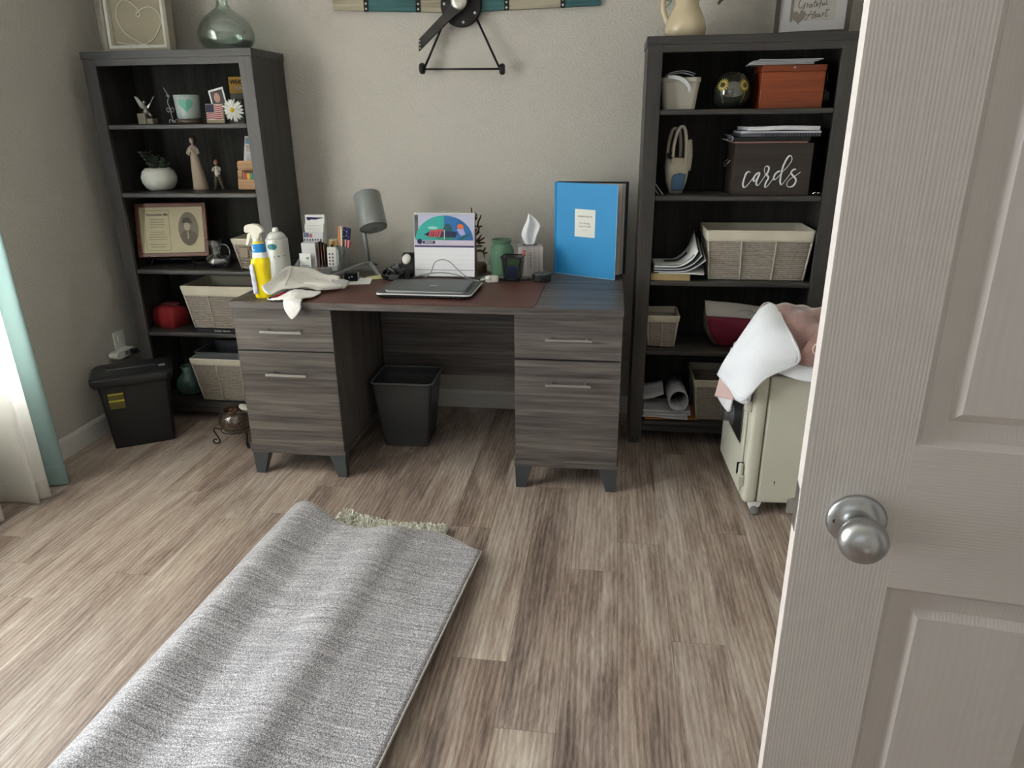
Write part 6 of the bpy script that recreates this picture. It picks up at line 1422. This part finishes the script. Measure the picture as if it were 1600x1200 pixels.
for P in [[(-0.045, 0.0886), (-0.027, 0.0986), (-0.008, 0.0926), (0.0, 0.0616)], [(-0.008, 0.0926), (0.003, 0.1116)], [(-0.005, 0.0846), (0.01, 0.0896)], [(-0.044, 0.1166), (-0.026, 0.1196), (-0.012, 0.1166)], [(-0.045, 0.1286), (-0.026, 0.1506), (-0.013, 0.1686)], [(-0.031, 0.1366), (0.001, 0.1566)], [(-0.031, 0.1296), (0.001, 0.1346)], [(-0.049, 0.1626), (-0.031, 0.1776), (-0.024, 0.1996), (-0.015, 0.2056)], [(-0.044, 0.1656), (-0.022, 0.1816)], [(-0.054, 0.1956), (-0.036, 0.2066)], [(-0.032, 0.1966), (-0.028, 0.2236), (-0.02, 0.2386), (-0.015, 0.2536)], [(-0.029, 0.2026), (-0.01, 0.2056)], [(-0.05, 0.2256), (-0.031, 0.2416)], [(-0.051, 0.2406), (-0.039, 0.2636)], [(-0.05, 0.2136), (-0.042, 0.2356), (-0.033, 0.2586)], [(-0.048, 0.1716), (-0.035, 0.1926)], [(-0.03, 0.1536), (-0.023, 0.1296)], [(-.047, .14), (-.066, .16), (-.072, .185)], [(-.051, .20), (-.068, .225), (-.07, .245)], [(-.046, .10), (-.065, .115), (-.078, .108)]]:
    lean = rnd.uniform(-.012, .012)
    Q = smooth_path([(x+tx, lean*k/len(P), z) for k, (x, z) in enumerate(P)], 4)
    build('branch', S().tube(Q, [.0036-.0022*(k/len(Q))+.0012*math.sin(3.1*k/len(Q)) for k in range(len(Q))], 6), BRZ, o, smooth=True)

# green ribbed jar
o = thing('green_jar', 'frosted green ribbed glass jar on the desk in front of wall', 'jar', (.985, -.276, Z))
s = S(); lo = []
for r_, z in ((.040, 0), (.049, .004), (.051, .02), (.052, .085), (.051, .110), (.046, .126), (.038, .136), (.036, .142), (.042, .148), (.0435, .153), (.041, .158), (.038, .158), (.034, .142), (.044, .122), (.048, .085), (.047, .01), (.03, .006)):
    lo.append([Vector(((r_+(.0011*math.cos(24*a) if .01 < z < .12 and r_ > .0485 else 0))*math.cos(a), (r_+(.0011*math.cos(24*a) if .01 < z < .12 and r_ > .0485 else 0))*math.sin(a), z)) for a in [2*math.pi*k/96 for k in range(96)]])
build('jar_glass', s.loft(lo), mat('frosted sea green glass', srgb(112, 150, 124), .35, trans=.35, ior=1.2), o, smooth=True)

# mesh pencil cup
o = thing('mesh_pencil_cup', 'black wire mesh cup holding a blue and green packet', 'pencil cup', (1.047, -.386, Z), R(-6))
MSH = thin_glass('black wire mesh', (.52, .52, .53), .02, .4, .40, (.03, .03, .032))
build('mesh_wall', S().loft([rrect(.066, .066, .012, .002, 3), rrect(.088, .088, .014, .104, 3)], True, False), MSH, o)
for z, w_ in ((.003, .066), (.104, .089)): build('rim', S().tube(rrect(w_, w_, .013, z, 4), .0028, 8, True), BLACK, o, smooth=True)
o = thing('tissue_packet', 'blue and green plastic packet standing in the mesh cup', 'packet', (1.045, -.388, Z+.0065), rot=(R(-5), R(3), R(-4)))
build('packet_body', S().loft([[Vector((x, y*.4, z)) for x, y in ((-.026*k, -.02*j), (.026*k, -.02*j), (.026*k, .02*j), (-.026*k, .02*j))] for k, j, z in ((.85, .3, 0), (1.0, 1, .02), (1.0, 1, .06), (1.05, .3, .086))]), mat('packet green', srgb(110, 160, 96), .35, var=.3, vscale=20), o, bevel=.002)
build('blue_panel', S().prism([(-.024, .004), (.018, .004), (.018, .050), (.004, .060), (-.020, .054)], 'y', -.0098, -.0086), mat('packet blue', srgb(74, 92, 178), .35, var=.25, vscale=40), o)
build('swirl', S().tube([( -.004+.010*math.cos(a), -.0102, .030+.010*math.sin(a)) for a in [i*.5 for i in range(12)]], .0012, 5), mat('swirl light', srgb(160, 170, 214), .5), o)
o = thing('pink_pen', 'red and white striped pen top sticking out of the mesh cup', 'pen', (1.078, -.366, Z+.003), rot=(R(-5), R(7), 0))
build('barrel', S().tube([(-.010, 0, .004), (-.002, 0, .100)], .003, 8), WHITE, o); build('striped_cap', S().tube([(-.0016, 0, .1005), (.001, 0, .124)], [.005, .004], 8), mat('candy red', srgb(196, 74, 76), .5), o, smooth=True)

# tissue box
o = thing('tissue_box', 'whitewashed wood print tissue box with a white tissue standing up', 'tissue box', (1.103, -.238, Z), R(9))
WB = wood('whitewash print', (srgb(150, 142, 142), srgb(186, 180, 178), srgb(204, 200, 198)), 'z', .6)
s = S(); s.box(-.054, .054, -.054, .054, 0, .128)
build('box_body', s, WB, o, bevel=.001)
build('slot_shade', S().loft([[Vector((.034*math.cos(a), .020*math.sin(a), z)) for a in [2*math.pi*k/28 for k in range(28)]] for z in (.1282, .1292)]), mat('slot shadow card', srgb(70, 66, 66), .8), o)  # solid dark oval painted as the shade inside the tissue slot
for k in range(4): build('plank_line', S().box(-.036+.024*k, -.035+.024*k, -.0548, -.0541, .004, .126), mat('plank line grey', srgb(122, 114, 116), .8), o)
s = S()
for k in range(7): s.box(-.007, .007, -.0550, -.0543, .040+.010*k, .0425+.010*k)
s.box(-.001, .001, -.0550, -.0543, .034, .108)
build('leaf_print', s, mat('print grey', srgb(132, 126, 128), .8), o)
tg = [[(-.018, -.004, .1295), (-.006, -.009, .1295), (.006, -.006, .1295), (.018, -.002, .1295)], [(-.036, -.006, .168), (-.014, -.022, .170), (.008, -.004, .170), (.030, -.014, .172)], [(-.030, -.004, .200), (-.010, -.022, .204), (.014, .0, .206), (.044, -.010, .205)], [(-.014, -.002, .232), (-.004, -.014, .236), (.014, .0, .234), (.038, -.006, .226)], [(-.006, 0, .262), (-.003, -.003, .262), (.002, -.001, .260), (.012, -.002, .252)]]
build('tissue', S().sheet(tg, .0012, 5), mat('tissue white', srgb(240, 242, 244), .8), o, smooth=True)
build('tissue_fold', S().sheet([[(-.012, .006, .1295), (.002, .010, .1295), (.014, .008, .1295)], [(-.022, .014, .17), (.004, .020, .17), (.026, .012, .172)], [(-.012, .012, .21), (.006, .014, .215), (.028, .008, .212)]], .0012, 4), mat('tissue white', (1, 1, 1)), o, smooth=True)
# black puck
o = thing('smart_speaker', 'small round black puck on the desk left of the blue album', 'speaker', (1.170, -.388, Z))
build('puck_body', S().lathe([(0, 0), (.036, 0), (.0405, .004), (.0405, .030), (.038, .034), (0, .034)], 40), mat('puck black', srgb(26, 26, 28), .25), o, smooth=False, bevel=.0008)
build('puck_top', S().lathe([(0, .0341), (.036, .0341), (.036, .0352), (0, .0352)], 36), mat('puck top grey', srgb(64, 66, 70), .4), o)
build('light_ring', S().lathe([(.0366, .0341), (.0380, .0341), (.0380, .0350), (.0366, .0350)], 36, cap0=False, cap1=False), STEEL, o)

# blue album standing half open
BLU = mat('azure book cloth', srgb(36, 144, 206), .55, bump=.2, bscale=500, var=.03, vscale=5)
o = thing('photo_album', 'tall azure blue album standing half open on the right of the desk', 'album', (1.213, -.205, Z))
HA = .392
fa = math.atan2(-.134, .262)
Mf = Matrix.Rotation(fa, 4, 'Z'); Mb2 = Matrix.Rotation(R(-5.5), 4, 'Z')
build('front_cover', S().box(.004, .296, -.003, .0, 0, HA, Mf), BLU, o, bevel=.001)
build('cover_edge', S().box(.003, .297, -.0034, -.0031, -.0, .003, Mf).box(.2945, .2972, -.0034, .0002, .0031, HA, Mf), mat('pale blue edge', srgb(140, 186, 214), .6), o)
build('spine', S().box(-.006, .004, -.006, .030, 0, HA), BLU, o, bevel=.002)
build('back_cover', S().box(.004, .308, .020, .0235, 0, HA+.002, Mb2), mat('dark end cover', srgb(40, 52, 60), .6), o, bevel=.001)
build('page_block', S().box(.004, .296, .0005, .0195, .006, HA-.006, Mb2), mat('page block', srgb(206, 198, 190), .8, stretch=(1, 40, 1), var=.12, vscale=8), o)
build('loose_leaves', S().loft([[Vector((x*math.cos(a), x*math.sin(a)+dy, z)) for x, a, dy in ((.006, R(-5.5), -.0002), (.288, R(-11), -.0002), (.288, R(-9.5), .0), (.006, R(-5.5), .0))] for z in (.006, HA-.005)]), mat('page block', (1, 1, 1)), o)
lb = build('title_label', S().box(.098, .196, -.0042, -.0032, .170, .286, Mf), mat('ivory label', srgb(240, 240, 232), .6), o, bevel=.0003)
for txt_, sz, z, m_ in (('CELEBRATION OF', .0088, .256, INK), ('Our Birthday', .0096, .228, GINK), ('August 8, 2020', .0096, .215, GINK), ('with love', .0070, .199, mat('faint gold', srgb(196, 190, 160), .6))):
    q = text_shape(txt_, sz, ext=.0002); q.v = [tuple(Mf @ (Vector(v)+Vector((.147, -.0045, z)))) for v in q.v]; build('label_text', q, m_, lb)

# coil of cable by the tray foot
tag(build('folded_towel', S().loft([rrect(.09, .05, .01, 0, 3), rrect(.092, .052, .012, .012, 3), rrect(.084, .046, .012, .02, 3)]), mat('dark cloth', srgb(36, 34, 34), .8), loc=(.505, -.250, Z), rot=(0, 0, R(10)), smooth=True), 'small folded black cloth behind the lamp, left of the camera', 'cloth')
